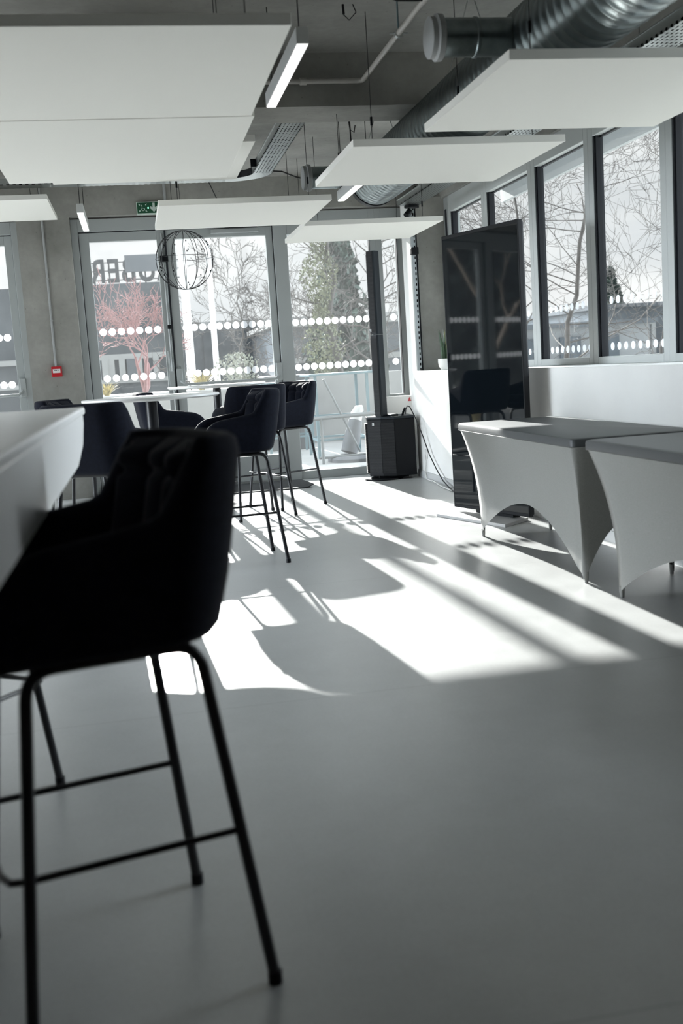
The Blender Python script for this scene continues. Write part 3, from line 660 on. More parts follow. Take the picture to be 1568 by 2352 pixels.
# ------------------------------------------------------------------ bar stools
def stool_proto():
    t = thing('bar_stool', 'x', 'bar stool', (0, 0, 0), group='black upholstered bar stools')
    # plan path of the wrap-round shell (forward = +x)
    hw, xb, xf, rc = .250, -.278, .228, .13
    path = []
    for i in range(17):
        x = xf - (xf-(xb+rc))*i/16; path.append((x, hw, 0, 1))
    for i in range(1, 9):
        a = PI/2 + PI/2*i/8; path.append((xb+rc+rc*math.cos(a), hw-rc+rc*math.sin(a), math.cos(a), math.sin(a)))
    for i in range(1, 6):
        path.append((xb, (hw-rc)*(1-2*i/6), -1, 0))
    for i in range(0, 9):
        a = PI + PI/2*i/8; path.append((xb+rc+rc*math.cos(a), -(hw-rc)+rc*math.sin(a), math.cos(a), math.sin(a)))
    for i in range(1, 17):
        x = xb+rc + (xf-(xb+rc))*i/16; path.append((x, -hw, 0, -1))
    def smooth(a, b, x):
        q = max(0, min(1, (x-a)/(b-a))); return q*q*(3-2*q)
    def ztop(x):
        arm = .905 - .035*max(0, min(1, (x+.08)/.24))
        if x > .113:
            q = min(1, (x-.113)/.115); arm -= .135*(1-math.sqrt(max(0, 1-q*q)))
        k = smooth(-.085, -.18, x)
        return arm + (1.043-arm)*k
    rings = []
    for (x, y, nx, ny) in path:
        zt = ztop(x); th = .05
        def pt(off, z):
            rec = .068*max(0, 1-(z-.685)/.34)**1.15 * smooth(.0, -.2, x)
            return (x - nx*off + rec, y - ny*off - (0), z)
        zb = .685
        ring = [pt(.012, zb-.005), pt(0, zb+.012), pt(-.004, zb+.1), pt(-.002, (zb+zt)/2+.04), pt(0, zt-.035), pt(.006, zt-.010), pt(.02, zt), pt(.036, zt-.002), pt(th-.003, zt-.014), pt(th, zt-.04), pt(th, (zb+zt)/2), pt(th, zb+.01), pt(th-.01, zb-.005)]
        rings.append(ring)
    obj('shell', MB().loft(rings), mVelvet, t, smooth='all')
    # seat pan and cushion
    def rr(hx0, hx1, hy, r, n=6):
        P = []
        for (cx_, cy_, a0) in ((hx1-r, hy-r, 0), (hx0+r, hy-r, PI/2), (hx0+r, -hy+r, PI), (hx1-r, -hy+r, 3*PI/2)):
            for i in range(n+1):
                a = a0+PI/2*i/n; P.append((cx_+r*math.cos(a), cy_+r*math.sin(a)))
        return P
    def slab(prof, hx0, hx1, hy, r):
        return MB().loft([[(x, y, z) for x, y in rr(hx0+i, hx1-i, hy-i, max(.01, r-i))] for z, i in prof])
    obj('seat_base', slab([(.672, .03), (.678, .012), (.70, .0), (.74, .0)], -.165, .226, .215, .08), mVelvet, t, smooth='all')
    obj('seat_cushion', slab([(.738, .0), (.765, -.004), (.782, .006), (.79, .03), (.793, .08)], -.15, .234, .205, .07), mVelvet, t, smooth='all')
    # channel tufted back cushion
    def pad(u, v):
        y = -.195+.39*u; z = .775+.255*v
        rec = .068*max(0, 1-(z-.685)/.34)**1.15 - .03
        ch = abs(math.sin(PI*4*u))**.45
        gr = 1-.75*math.exp(-((z-.965)/.008)**2)
        edge = min(1, (1-abs(2*u-1))*9)*min(1, (1-v)*9+.02)*min(1, v*12+.3)
        x = -.190 + rec + .055*edge*(.45+.55*ch*gr) + .06*abs(2*u-1)**3
        return (x, y, z)
    obj('back_cushion', MB().grid(pad, 48, 30), mVelvet, t, smooth='all')
    # frame
    L = {}
    for sx_ in (-1, 1):
        for sy_ in (-1, 1):
            a = Vector((-sx_*.02, sy_*.172, .662)); k0 = Vector((sx_*.155, sy_*.175, .662)); ft = Vector((.215 if sx_ > 0 else -.235, sy_*.235, .012))
            d1_ = (a-k0).normalized(); d2_ = (ft-k0).normalized()
            pts = [a, k0+d1_*.05]
            for i in range(1, 6):
                q = i/6; pts.append(((k0+d1_*.05)*(1-q)**2 + k0*2*q*(1-q) + (k0+d2_*.05)*q*q))
            pts += [k0+d2_*.05, ft]
            lg = obj('leg', MB().tube(pts, .0118, 10), mBlackM, t, smooth=True)
            obj('foot_glide', MB().tube([ft+Vector((0, 0, .012)), ft-Vector((0, 0, .012))], .0145, 10), mPlastic, lg, smooth=True)
    zf = .305; q = (.662-zf)/.65; lx, ly = .155+.08*q, .175+.06*q
    fx = lx-.012; fpts = [(-lx, ly, zf), (fx, ly-.002, zf), (fx+.03, ly-.012, zf), (fx+.042, ly-.05, zf), (fx+.042, -ly+.05, zf), (fx+.03, -ly+.012, zf), (fx, -ly+.002, zf), (-lx, -ly, zf)]
    obj('footrest', MB().tube(fpts, .0072, 8), mBlackM, t, smooth=True)
    obj('seat_frame', MB().tube([(.06, -.172, .664), (.06, .172, .664)], .009, 8).tube([(-.06, -.172, .664), (-.06, .172, .664)], .009, 8), mBlackM, t, smooth=True)
    return t
proto = stool_proto(); note_kids(proto)
def place_stool(x, y, hx, hy, label, first=[True]):
    if first[0]: o = proto; first[0] = False
    else: o = copy_tree(proto)
    o.location = (x, y, 0); o.rotation_euler = (0, 0, math.atan2(hy, hx)); o['label'] = label
place_stool(-.125, 2.09, -.965, -.26, 'big black bar stool nearest to the viewer at the white counter')
place_stool(.555, 6.59, -.997, -.077, 'black bar stool side-on at the front round table, second in size')
place_stool(.86, 8.59, -.29, .957, 'black bar stool seen from behind, between the side-on stool and the one by the glass')
place_stool(1.17, 9.09, -.88, -.476, 'black bar stool with channelled back standing rightmost, on the sunlit floor by the glass')
place_stool(-.19, 5.80, .5, .866, 'black bar stool showing its plain back, right of the white counter end')
place_stool(.25, 8.35, .99, .12, 'black bar stool behind the pole of the front round table')
place_stool(-.36, 7.42, .96, -.28, 'black bar stool by the pillar, only its backrest rim showing over the white counter')
place_stool(-.63, 3.09, .6, .8, 'black bar stool under the far side of the white counter, one leg showing')

# ------------------------------------------------------------------ tables
def bar_table(label, x, y, top, rad):
    t = thing('bar_table', label, 'table', (x, y, 0), group='round white bar tables')
    obj('table_top', MB().lathe([(0, top-.020), (rad-.012, top-.020), (rad, top-.012), (rad, top-.002), (rad-.003, top), (0, top)], 64, (x, y, 0)), mTop, t, smooth=True)
    obj('pedestal_pole', MB().tube([(x, y, .02), (x, y, top-.03)], .034, 20), mBlackM, t, smooth=True)
    obj('top_plate', MB().lathe([(0, top-.028), (.13, top-.028), (.14, top-.020), (0, top-.020)], 32, (x, y, 0)), mWhiteMetal, t, smooth=True)
    obj('base_disc', MB().lathe([(0, .0), (.23, .0), (.23, .008), (.06, .02), (.04, .03), (0, .03)], 40, (x, y, 0)), mBlackM, t, smooth=True)
bar_table('front round white bar table on a black pole', .08, 6.58, 1.040, .405)
bar_table('second round bar table nearer the doors, its white top seen edge-on', .68, 9.45, 1.056, .42)
t = thing('counter_table', 'long white counter table running off the left edge, out of focus', 'table', (-.45, 2.2, 0))
obj('counter_top', MB().box(-.53, -.195, .45, 4.15, 1.03, 1.058), mTop, t, bev=.008)
Mx = Matrix(((0, 0, 1, 0), (1, 0, 0, 0), (0, 1, 0, 0), (0, 0, 0, 1)))
obj('apron', MB().prism([(.47, .885), (3.55, .885), (3.95, .93), (4.12, 1.0), (4.12, 1.03), (.47, 1.03)], -.52, -.202, Mx), mTop, t)
for yv in (.8, 1.9):
    obj('pedestal', MB().box(-.49, -.42, yv-.04, yv+.04, .012, .89), mTop, t, bev=.004)
    obj('base_plate', MB().box(-.52, -.43, yv-.17, yv+.17, 0, .012), mTop, t)

def stretch_table(label, x0, x1, y0, y1, feet, arch):
    t = thing('stretch_covered_table', label, 'table', ((x0+x1)/2, (y0+y1)/2, 0), group='tables in grey stretch covers')
    zt = .735
    # top with soft rounded edge
    def rr(i, r=.035):
        P = []
        for (cx_, cy_, a0) in ((x1-r-i, y1-r-i, 0), (x0+r+i, y1-r-i, PI/2), (x0+r+i, y0+r+i, PI), (x1-r-i, y0+r+i, 3*PI/2)):
            for k in range(7):
                a = a0+PI/2*k/6; P.append((cx_+r*math.cos(a), cy_+r*math.sin(a)))
        return P
    rings = [[(x, y, z) for x, y in rr(i)] for z, i in ((.690, .004), (.694, 0), (.722, 0), (.731, .004), (.735, .014))]
    obj('cover_top', MB().loft(rings), mFabTopShade, t, smooth=True)
    obj('hem_seam', MB().loft([[(x, y, z) for x, y in rr(i)] for z, i in ((.688, .003), (.6905, -.0015), (.693, .003))], caps=False), mFabric, t)
    fx0, fx1, fy0, fy1 = feet
    T = [(x0+.006, y0+.006), (x1-.006, y0+.006), (x1-.006, y1-.006), (x0+.006, y1-.006)]
    F = [(fx0, fy0), (fx1, fy0), (fx1, fy1), (fx0, fy1)]
    cen = Vector(((x0+x1)/2, (y0+y1)/2, 0))
    NS, NT = 36, 26
    def skirt(k, s, t_):
        A, B = T[k], T[(k+1) % 4]; a, b = F[k], F[(k+1) % 4]
        n_in = (cen - Vector(((A[0]+B[0])/2, (A[1]+B[1])/2, 0))).normalized()
        q = 1-abs(2*s-1)
        top = Vector((A[0]+(B[0]-A[0])*s, A[1]+(B[1]-A[1])*s, .692))
        zb = .015 + (arch-.015)*(1-(1-q)**1.8)
        bot = Vector((a[0]+(b[0]-a[0])*s, a[1]+(b[1]-a[1])*s, zb))
        z = top.z+(bot.z-top.z)*t_
        zz = min(1, max(0, (.692-z)/.677))
        f = 1-(1-zz)**2.4
        x = top.x+(bot.x-top.x)*f; y = top.y+(bot.y-top.y)*f
        return Vector((x, y, z)) + n_in*(.035*math.sin(PI*zz)*(q**.5) + .012*max(0, 1-q*9))
    sk = MB(); cols = [(k, i/NS) for k in range(4) for i in range(NS)]
    g = [[sk.bm.verts.new(skirt(k, s_, j/NT)) for j in range(NT+1)] for k, s_ in cols]
    for i in range(len(g)):
        G, Hn = g[i], g[(i+1) % len(g)]
        for j in range(NT): sk.bm.faces.new((G[j], Hn[j], Hn[j+1], G[j+1]))
    obj('cover_skirt', sk, mFabric, t, smooth='all')
    for (a, b) in F:
        ax, bx_ = a+(.018 if a < cen.x else -.018), b+(.018 if b < cen.y else -.018)
        obj('foot_pocket', MB().lathe([(0, 0), (.009, 0), (.011, .02), (.012, .05), (0, .055)], 14, (ax, bx_, 0)), mFabric, t, smooth=True)
        obj('leg', MB().tube([(ax, bx_, .02), (a+(.05 if a < cen.x else -.05), b+(.06 if b < cen.y else -.06), .69)], .010, 10), mPlastic, t)
stretch_table('far table in a grey stretch cover, its left end in the sun', 2.02, 2.69, 4.90, 6.80, (2.105, 2.60, 5.0, 6.68), .30)
stretch_table('near table in a grey stretch cover, cut by the right edge', 2.035, 2.69, 2.90, 4.80, (2.12, 2.60, 3.0, 4.66), .30)

# ------------------------------------------------------------------ display totem
L_, Rr_ = Vector((2.272, 7.795, 0)), Vector((2.548, 6.945, 0))
dv = (Rr_-L_).normalized(); Wd = (Rr_-L_).length; nv = Vector((-dv.y, dv.x, 0)); nv = -nv if nv.x > 0 else nv   # nv points out of the screen
ang = math.atan2(dv.y, dv.x)
ctr = (L_+Rr_)/2
tv = thing('digital_display', 'tall black portrait display on a flat floor plate, reflecting stools and a tree', 'display', tuple(ctr), ang)
TVM = TM[tv.name]
# local frame: x along the screen, y out of the back or front
front = (TVM.inverted().to_3x3() @ nv).y
sg = 1 if front > 0 else -1
def tvbox(x0, x1, d0, d1, z0, z1): return MB().box(x0, x1, *sorted((sg*d0, sg*d1)), z0, z1, TVM)
h = Wd/2
obj('screen', tvbox(-h+.012, h-.012, .0, .006, .075, 2.005), mScreen, tv)
bz = tvbox(-h, -h+.012, -.03, .008, .05, 2.03); 
for a in ((h-.012, h, -.03, .008, .05, 2.03), (-h+.012, h-.012, -.03, .008, .05, .075), (-h+.012, h-.012, -.03, .008, 2.005, 2.03)): bz.box(a[0], a[1], *sorted((sg*a[2], sg*a[3])), a[4], a[5], TVM)
obj('bezel', bz, mPlastic, tv, bev=.004)
obj('back_cover', tvbox(-h+.004, h-.004, -.045, -.002, .06, 2.02), mPlastic, tv, bev=.01)
obj('electronics_housing', MB().prism([(-.33, -sg*.045), (.40, -sg*.045), (.35, -sg*.085), (-.28, -sg*.085)], .25, 1.12, TVM), mPlastic, tv)
obj('base_plate', MB().prism([(-h+.03, sg*.19), (h-.03, sg*.19), (h-.16, -sg*.11), (-h+.16, -sg*.11)], 0, .022, TVM), mat('grey_floor_plate', (.42, .42, .42), .45), tv, bev=.003)
obj('neck', tvbox(-.22, .22, -.09, -.03, .02, .30), mPlastic, tv)

# ------------------------------------------------------------------ column speaker
s = thing('column_speaker', 'black column loudspeaker standing on its subwoofer box by the glass corner', 'speaker', (2.45, 10.65, 0))
A, Bm, Cc, Dd = (2.222, 10.585), (2.335, 10.475), (2.455, 10.40), (2.665, 10.42)
sub = [A, Bm, Cc, Dd, (2.68, 10.78), (2.42, 10.90), (2.245, 10.75)]
obj('subwoofer_case', MB().prism(sub, .035, .60), mPlastic, s, bev=.006)
lid = [(2.216, 10.585), (2.333, 10.467), (2.455, 10.392), (2.672, 10.412), (2.69, 10.785), (2.42, 10.91), (2.238, 10.755)]
obj('lid', MB().prism(lid, .60, .625), mTower, s, bev=.004)
obj('lid_ridge', MB().prism([(2.44, 10.45), (2.52, 10.47), (2.50, 10.62), (2.40, 10.60)], .622, .645), mTower, s, bev=.008)
def inset(P0, P1, a): return (P0[0]+(P1[0]-P0[0])*a, P0[1]+(P1[1]-P0[1])*a)
gm = MB()
nA = (-.62, -.78)
for P0, P1 in ((A, Bm), (Bm, Cc)):
    ex = (P1[0]-P0[0], P1[1]-P0[1]); ln = math.hypot(*ex); n_ = (ex[1]/ln, -ex[0]/ln)
    for i in range(44):
        z = .065+.5*i/44
        gm.prism([inset(P0, P1, .02), inset(P0, P1, .98), (inset(P0, P1, .98)[0]+n_[0]*.008, inset(P0, P1, .98)[1]+n_[1]*.008), (inset(P0, P1, .02)[0]+n_[0]*.008, inset(P0, P1, .02)[1]+n_[1]*.008)], z, z+.006)
P0, P1 = (2.245, 10.75), A
for i in range(44):
    z = .065+.5*i/44
    gm.prism([P0, P1, (P1[0]-.022, P1[1]+.005), (P0[0]-.022, P0[1])], z, z+.006)
obj('subwoofer_grille', gm, mGrille, s)
exA = Vector((Bm[0]-A[0], Bm[1]-A[1], 0)).normalized(); nA = Vector((exA.y, -exA.x, 0))
def logo(px, py, z, parent):
    c0 = Vector((px, py, z)) + nA*.010
    M = Matrix.Translation(c0) @ Matrix(((exA.x, nA.x, 0, 0), (exA.y, nA.y, 0, 0), (0, 0, 1, 0), (0, 0, 0, 1)))
    l = obj('logo_plate', MB().box(-.012, .012, 0, .003, -.014, .014, M), mLogo, parent, bev=.002)
    lm = MB()
    for a in ((-.008, -.005, .002, .010), (-.005, .001, .005, .007), (.001, .004, .002, .010), (-.008, -.005, -.010, -.002), (-.005, .004, -.008, -.004)): lm.box(a[0], a[1], .003, .0036, a[2], a[3], M)
    obj('logo_mark', lm, mPlastic, l)
logo(2.275, 10.533, .555, s)
# tower
to = Vector((2.345, 10.56, 0)); ex = exA; nn = nA
def tw(a, b): v = to + ex*(a*.8+.012) + nn*(b*.85); return (v.x, v.y)
for (z0, z1, nm) in ((.625, 1.428, 'lower_column'), (1.432, 2.235, 'upper_column')):
    c_ = obj(nm, MB().prism([tw(-.055, .03), tw(.04, .045), tw(.055, .03), tw(.065, -.06), tw(-.045, -.06)], z0, z1), mTower, s, bev=.003)
    gm = MB(); k = int((z1-z0-.05)/.0125)
    for i in range(k):
        z = z0+.025+i*.0125
        gm.prism([tw(-.057, .032), tw(.036, .047), tw(.034, .057), tw(-.055, .046), tw(-.066, .02), tw(-.062, -.02), tw(-.053, -.02)], z, z+.006)
    gm.prism([tw(-.055, .031), tw(.038, .046), tw(.037, .050), tw(-.054, .036), tw(-.06, .02), tw(-.056, -.02), tw(-.05, -.02)], z0+.01, z1-.01)
    obj('column_grille', gm, mGrille, c_)
lp = to + ex*(-.012) + nn*.048
logo(lp.x, lp.y, 1.47, s)
obj('base_plate', MB().lathe([(0, .0), (.19, .0), (.195, .006), (.19, .014), (0, .018)], 48, (2.36, 10.58, 0)).box(2.3, 2.6, 10.5, 10.8, .012, .04), mPlastic, s, smooth=True)
tag(obj('speaker_cable', MB().tube([(2.56, 10.36, .64), (2.565, 10.35, .69), (2.58, 10.34, .72), (2.60, 10.32, .71), (2.64, 10.28, .60), (2.68, 10.18, .42), (2.69, 10.02, .26), (2.69, 9.8, .14), (2.68, 9.55, .05), (2.665, 9.3, .012), (2.62, 9.0, .008)], .006, 8), mCord, base=(2.62, 9.4, 0), smooth=True), 'black cable running from the speaker top along the low wall to the floor', 'cable')
tag(obj('speaker_plug', MB().tube([(2.555, 10.47, .62), (2.56, 10.44, .66), (2.57, 10.40, .70)], .011, 8), mPlastic, base=(2.56, 10.45, .63), smooth=True), 'black plug rising from the subwoofer lid', 'plug')
tag(obj('power_cable', MB().tube([(2.71, 10.25, .24), (2.708, 10.22, .18), (2.705, 10.25, .06), (2.69, 10.15, .008), (2.68, 9.95, .008), (2.65, 9.83, .03), (2.67, 9.72, .008), (2.64, 9.45, .008), (2.63, 9.1, .008)], .006, 8), mWCord, base=(2.68, 9.8, 0), smooth=True), 'white power cable crumpled along the baseboard of the low wall', 'cable')
tag(obj('wall_socket', MB().box(2.715, 2.725, 10.20, 10.28, .20, .29), mPot, base=(2.72, 10.24, .2), bev=.003), 'white wall socket on the low wall beside the speaker', 'socket')
tag(obj('warning_sticker', MB().prism([(0, 0), (.035, 0), (.018, .045)], 0, .0015, Matrix.Translation((2.735, 10.925, .745)) @ Matrix.Rotation(PI/2, 4, 'X')), mTinyRed, base=(2.75, 10.92, .76)), 'tiny red triangular sticker on the white boxed sill by the speaker', 'sticker')

# ------------------------------------------------------------------ potted plant
pc = (2.90, 10.05)
t = thing('potted_plant', 'spiky green plant in a white pot on the low wall left of the display', 'plant', (*pc, 1.05))
obj('pot', MB().lathe([(0, 1.05), (.040, 1.05), (.062, 1.085), (.068, 1.125), (.066, 1.155), (.060, 1.155), (.058, 1.13), (0, 1.13)], 32, (*pc, 0)), mPot, t, smooth=True)
obj('soil', MB().lathe([(0, 1.131), (.059, 1.131), (.058, 1.14), (0, 1.14)], 20, (*pc, 0)), mSoil, t)
rnd = random.Random(7)
for i in range(15):
    a = rnd.uniform(0, 2*PI); r0 = rnd.uniform(0, .035); hgt = rnd.uniform(.17, .31); lean = rnd.uniform(.0, .05); w = rnd.uniform(.006, .010)
    b0 = Vector((pc[0]+r0*math.cos(a), pc[1]+r0*math.sin(a), 1.135)); dr = Vector((math.cos(a), math.sin(a), 0)); sd = Vector((-math.sin(a+1), math.cos(a+1), 0))
    rings = []
    for k in range(7):
        q = k/6; p = b0+dr*lean*q*q+Vector((0, 0, hgt*q)); ww = w*(1-q**2.5)+.0006
        rings.append([p+sd*ww, p+dr*.0025*(1-q), p-sd*ww, p-dr*.0025*(1-q)])
    obj('leaf', MB().loft(rings), mLeaf if i % 5 else mLeaf2, t, smooth=True)

# door mats
def door_mat(label, x0, x1, y0, y1, curl):
    def fn(u, v):
        x = x0+(x1-x0)*u; y = y0+(y1-y0)*v
        z = .010 + (.03*max(0, (u-.9)/.1)**2 if curl else 0)*(1-v)
        return Vector((x, y, z))
    mb = MB().grid(fn, 30, 10); g = bmesh.ops.extrude_face_region(mb.bm, geom=list(mb.bm.faces))
    for v in g['geom']:
        if isinstance(v, bmesh.types.BMVert): v.co.z -= .009
    tag(obj('door_mat', mb, mMat, base=((x0+x1)/2, (y0+y1)/2, 0)), label, 'door mat')
door_mat('charcoal door mat with a curled corner under the rightmost stools', .46, 1.60, 10.30, 11.10, True)
door_mat('charcoal door mat in front of the left leaf, beside the pillar', -.45, .12, 10.15, 11.10, False)

# ------------------------------------------------------------------ outside
struct('terrace', MB().box(-30, 3.4, YB+.12, 17.2, -.15, -.005), mPave, 'pale paved terrace outside the glazed doors', 'terrace')
struct('ground', MB().box(-70, 90, -30, 120, -.5, -.16), mGround, 'pale ground outside the building, lightened to bounce light into the room', 'ground')
struct('terrace_wall', MB().box(2.45, 9.0, 16.6, 16.85, -.1, 1.02), mRender, 'white rendered terrace wall behind the blue high table', 'wall')
tag(obj('planter_trough', MB().box(-1.3, 1.75, 15.6, 16.9, -.1, .93), mRender, base=(.2, 16.2, 0), bev=.02), 'long pale planter trough holding the red shrub and grasses', 'planter')
tag(obj('planter_box', MB().box(1.80, 2.44, 15.4, 16.5, -.1, 1.06), mPlanter, base=(2.1, 16, 0), bev=.015), 'dark grey planter box behind the blue high table', 'planter')

def high_table(label, x0, x1, y0, y1, m_=mBlueSteel, top=1.065):
    t = thing('outdoor_high_table', label, 'table', ((x0+x1)/2, (y0+y1)/2, 0), group='light blue outdoor high tables')
    obj('table_top', MB().box(x0-.08, x1+.08, y0-.05, y1+.05, top-.028, top), m_, t, bev=.004)
    for (x, y) in ((x0, y0), (x1, y0), (x0, y1), (x1, y1)):
        obj('leg', MB().box(x-.017, x+.017, y-.017, y+.017, 0, top-.028), m_, t)
    fr = MB()
    for z in (.22, .50): fr.box(x0, x1, y0-.012, y0+.012, z, z+.025).box(x0, x1, y1-.012, y1+.012, z, z+.025).box(x0-.012, x0+.012, y0, y1, z, z+.025).box(x1-.012, x1+.012, y0, y1, z, z+.025)
    obj('stretcher_frame', fr, m_, t)
    return t
high_table('light blue high table frame outside the fixed pane', 2.20, 2.86, 13.5, 14.2)
high_table('light blue high table further back beside the dark planter', 1.72, 2.30, 14.6, 15.2, top=.98)
t = thing('outdoor_bench', 'weathered steel bench rail in front of the blue high table', 'bench', (2.4, 12.9, 0))
obj('seat_rail', MB().tube([(1.75, 12.75, .53), (2.95, 12.75, .56)], .018, 8).tube([(1.75, 13.0, .53), (2.95, 13.0, .56)], .018, 8), mWeather, t)
for x in (2.12, 2.75): obj('leg', MB().tube([(x, 12.75, 0), (x, 12.75, .54)], .018, 8), mWeather, t)
obj('brace', MB().tube([(2.22, 13.0, 1.0), (2.62, 13.0, .1)], .014, 8).tube([(2.1, 12.9, .06), (2.95, 12.9, .07)], .016, 8), mWeather, t)
t = thing('folded_parasol', 'folded grey parasol leaning over its round base outside', 'parasol', (2.62, 13.15, 0))
obj('base_disc', MB().lathe([(0, -.004), (.36, -.004), (.36, .035), (.30, .06), (0, .06)], 36, (2.58, 13.0, 0)), mParasol, t, smooth=True)
obj('folded_cloth', MB().tube([(2.52, 13.2, .08), (2.56, 13.22, .2), (2.64, 13.28, .46)], [.10, .105, .085], 20), mParasol, t, smooth=True)
obj('pole_collar', MB().tube([(2.64, 13.28, .46), (2.665, 13.30, .54), (2.70, 13.32, .60), (2.75, 13.32, .61)], [.075, .075, .06, .04], 16), mRender, t, smooth=True)

for lab, x, r in (('left white flagpole standing behind the double door', .885, .075), ('right thinner white flagpole behind the double door', 1.29, .05)):
    tag(obj('flagpole', MB().tube([(x, 17.6, -.2), (x, 17.6, 4.0), (x-.02, 17.6, 8.0)], [r, r*.8, r*.5], 14), mPole, base=(x, 17.6, 0), smooth=True), lab, 'flagpole')

# far buildings
b = thing('restaurant_building', 'dark clad building with big mirrored rooftop letters, left behind the doors', 'building', (-6, 33, 0))
obj('facade', MB().box(-14, .92, 30, 36, -.2, 2.6).box(-14, .92, 30.0, 36, 2.6, 3.68), mBldDark, b)
obj('pale_band', MB().box(-14, .95, 29.9, 30, 1.68, 1.82).box(-14, .95, 29.9, 30, 1.05, 1.16), mRender, b)
for i in range(11):
    x = -9.3+i*.62+ (2.9 if i > 5 else 0)
    obj('window', MB().box(x, x+.30, 29.88, 29.98, 1.16, 1.68), mRender if i % 2 else mWinDark, b)
for i in range(4):
    x = -.85+i*.45
    obj('window_post', MB().box(x, x+.16, 29.86, 29.96, 1.16, 1.70), mRender, b)
sg_ = thing('rooftop_letters', 'grey rooftop sign letters AUBER seen from behind, mirrored', 'sign', (-.1, 30.4, 3.68))
fc = bpy.data.curves.new('sign_letters', 'FONT'); fc.body = 'AUBER'; fc.size = .86; fc.extrude = .05; fc.offset = .018; fc.space_character = 1.10; fc.align_x = 'LEFT'
fo = bpy.data.objects.new('letters', fc); COL.objects.link(fo); fo.parent = sg_; fc.materials.append(mSign)
bpy.context.view_layer.update()
lm = bpy.data.meshes.new_from_object(fo); bpy.data.objects.remove(fo); bpy.data.curves.remove(fc)
lm.transform(Matrix.Translation((1.38, 0, .08)) @ Euler((PI/2, 0, PI)).to_matrix().to_4x4() @ Matrix.Diagonal((.80, 1, 1, 1)))
fo = bpy.data.objects.new('letters', lm); COL.objects.link(fo); fo.parent = sg_
obj('support_rail', MB().box(-1.0, 1.6, 30.44, 30.47, 3.80, 3.825).box(-1.0, 1.6, 30.44, 30.47, 4.05, 4.07).box(-1.0, 1.6, 30.44, 30.47, 4.27, 4.29), mSign, sg_)
for x in (-.85, -.45, .0, .5, 1.0, 1.5): obj('support_post', MB().box(x-.02, x+.02, 30.44, 30.5, 3.66, 4.29), mSign, sg_)
tag(obj('rooftop_board', MB().box(-.02, 1.35, 30.1, 30.2, 3.98, 4.42).box(.2, .24, 30.2, 30.26, 3.66, 4.3).box(1.1, 1.14, 30.2, 30.26, 3.66, 4.3), mBldMid, base=(.6, 30.15, 3.68)), 'grey rooftop board in front of the mirrored letters', 'board')
b = thing('long_grey_building', 'long low grey building with dark panels behind the flagpoles', 'building', (3, 36, 0))
obj('facade', MB().box(1.3, 9.5, 35, 40, -.2, 2.65), mBldMid, b)
obj('dark_panel', MB().box(3.1, 3.9, 34.9, 35, .6, 2.45), mBldDark, b)
obj('dark_panel', MB().box(2.2, 2.7, 34.9, 35, .6, 2.45), mBldDark, b)
obj('red_panel', MB().box(4.35, 4.75, 34.9, 35, .4, 2.4), mBldRed, b)
obj('roof_edge', MB().box(1.2, 9.6, 34.8, 40.2, 2.65, 2.78), mRender, b)
for x in (5.2, 6.9, 7.7): obj('window', frame4(MB(), x, x+.75, .9, 2.2, 34.88, 35.0, .09, .09, .1, .09), mRender, b)
b = thing('pale_house', 'pale house with white framed windows behind the ivy tree', 'building', (6, 28, 0))
obj('facade', MB().box(3.55, 7.2, 28, 33, -.2, 2.2), mBldMid, b)
obj('white_band', MB().box(3.5, 7.3, 27.9, 28, 1.28, 1.42).box(3.4, 7.4, 27.8, 33, 2.2, 2.32), mRender, b)
for x in (4.9, 5.8): obj('window', frame4(MB(), x, x+.72, 1.42, 2.15, 27.88, 28.0, .07, .07, .07, .07), mRender, b)
b = thing('grey_house', 'grey house with white window frames seen through the right side window', 'building', (24, 40, 0))
obj('facade', MB().box(17, 30, 38, 46, -.2, 2.6), mBldMid, b)
obj('roof', MB().prism([(16.6, 37.6), (30.4, 37.6), (30.4, 46.4), (16.6, 46.4)], 2.6, 2.75), mBldDark, b)
for x in (18.0, 19.6, 21.4, 23.4, 25.2): obj('window', frame4(MB(), x, x+1.05, .9, 2.1, 37.85, 38.0, .14, .14, .14, .14), mRender, b)
b = thing('low_white_house', 'low pale house beyond the bare tree in the side windows', 'building', (16, 33, 0))
obj('facade', MB().box(11.6, 16.4, 33, 38, -.2, 1.9), mat('pale_facade', (.36, .37, .38), .8), b)
for x in (12.1, 13.3, 14.6): obj('window', MB().box(x, x+.7, 32.9, 33.0, .7, 1.6), mWinDark, b)
obj('roof', MB().box(11.4, 16.6, 32.8, 38.2, 1.9, 2.05), mBldMid, b)

# canopy over the side windows
cn = thing('sunshade_canopy', 'perforated metal sunshade above the side windows outside', 'canopy', (3.6, 6, 2.93))
obj('perforated_sheet', MB().box(3.27, 3.92, -4, 11.2, 2.93, 2.936), mCanopy, cn)
obj('edge_fascia', MB().box(3.92, 3.96, -4, 11.2, 2.74, 2.95), mat('pale_fascia', (.50, .52, .53), .6), cn)
obj('bracket', MB().box(3.26, 3.93, 11.1, 11.14, 2.86, 2.93).box(3.26, 3.93, 6.0, 6.04, 2.88, 2.93), mGrey, cn)

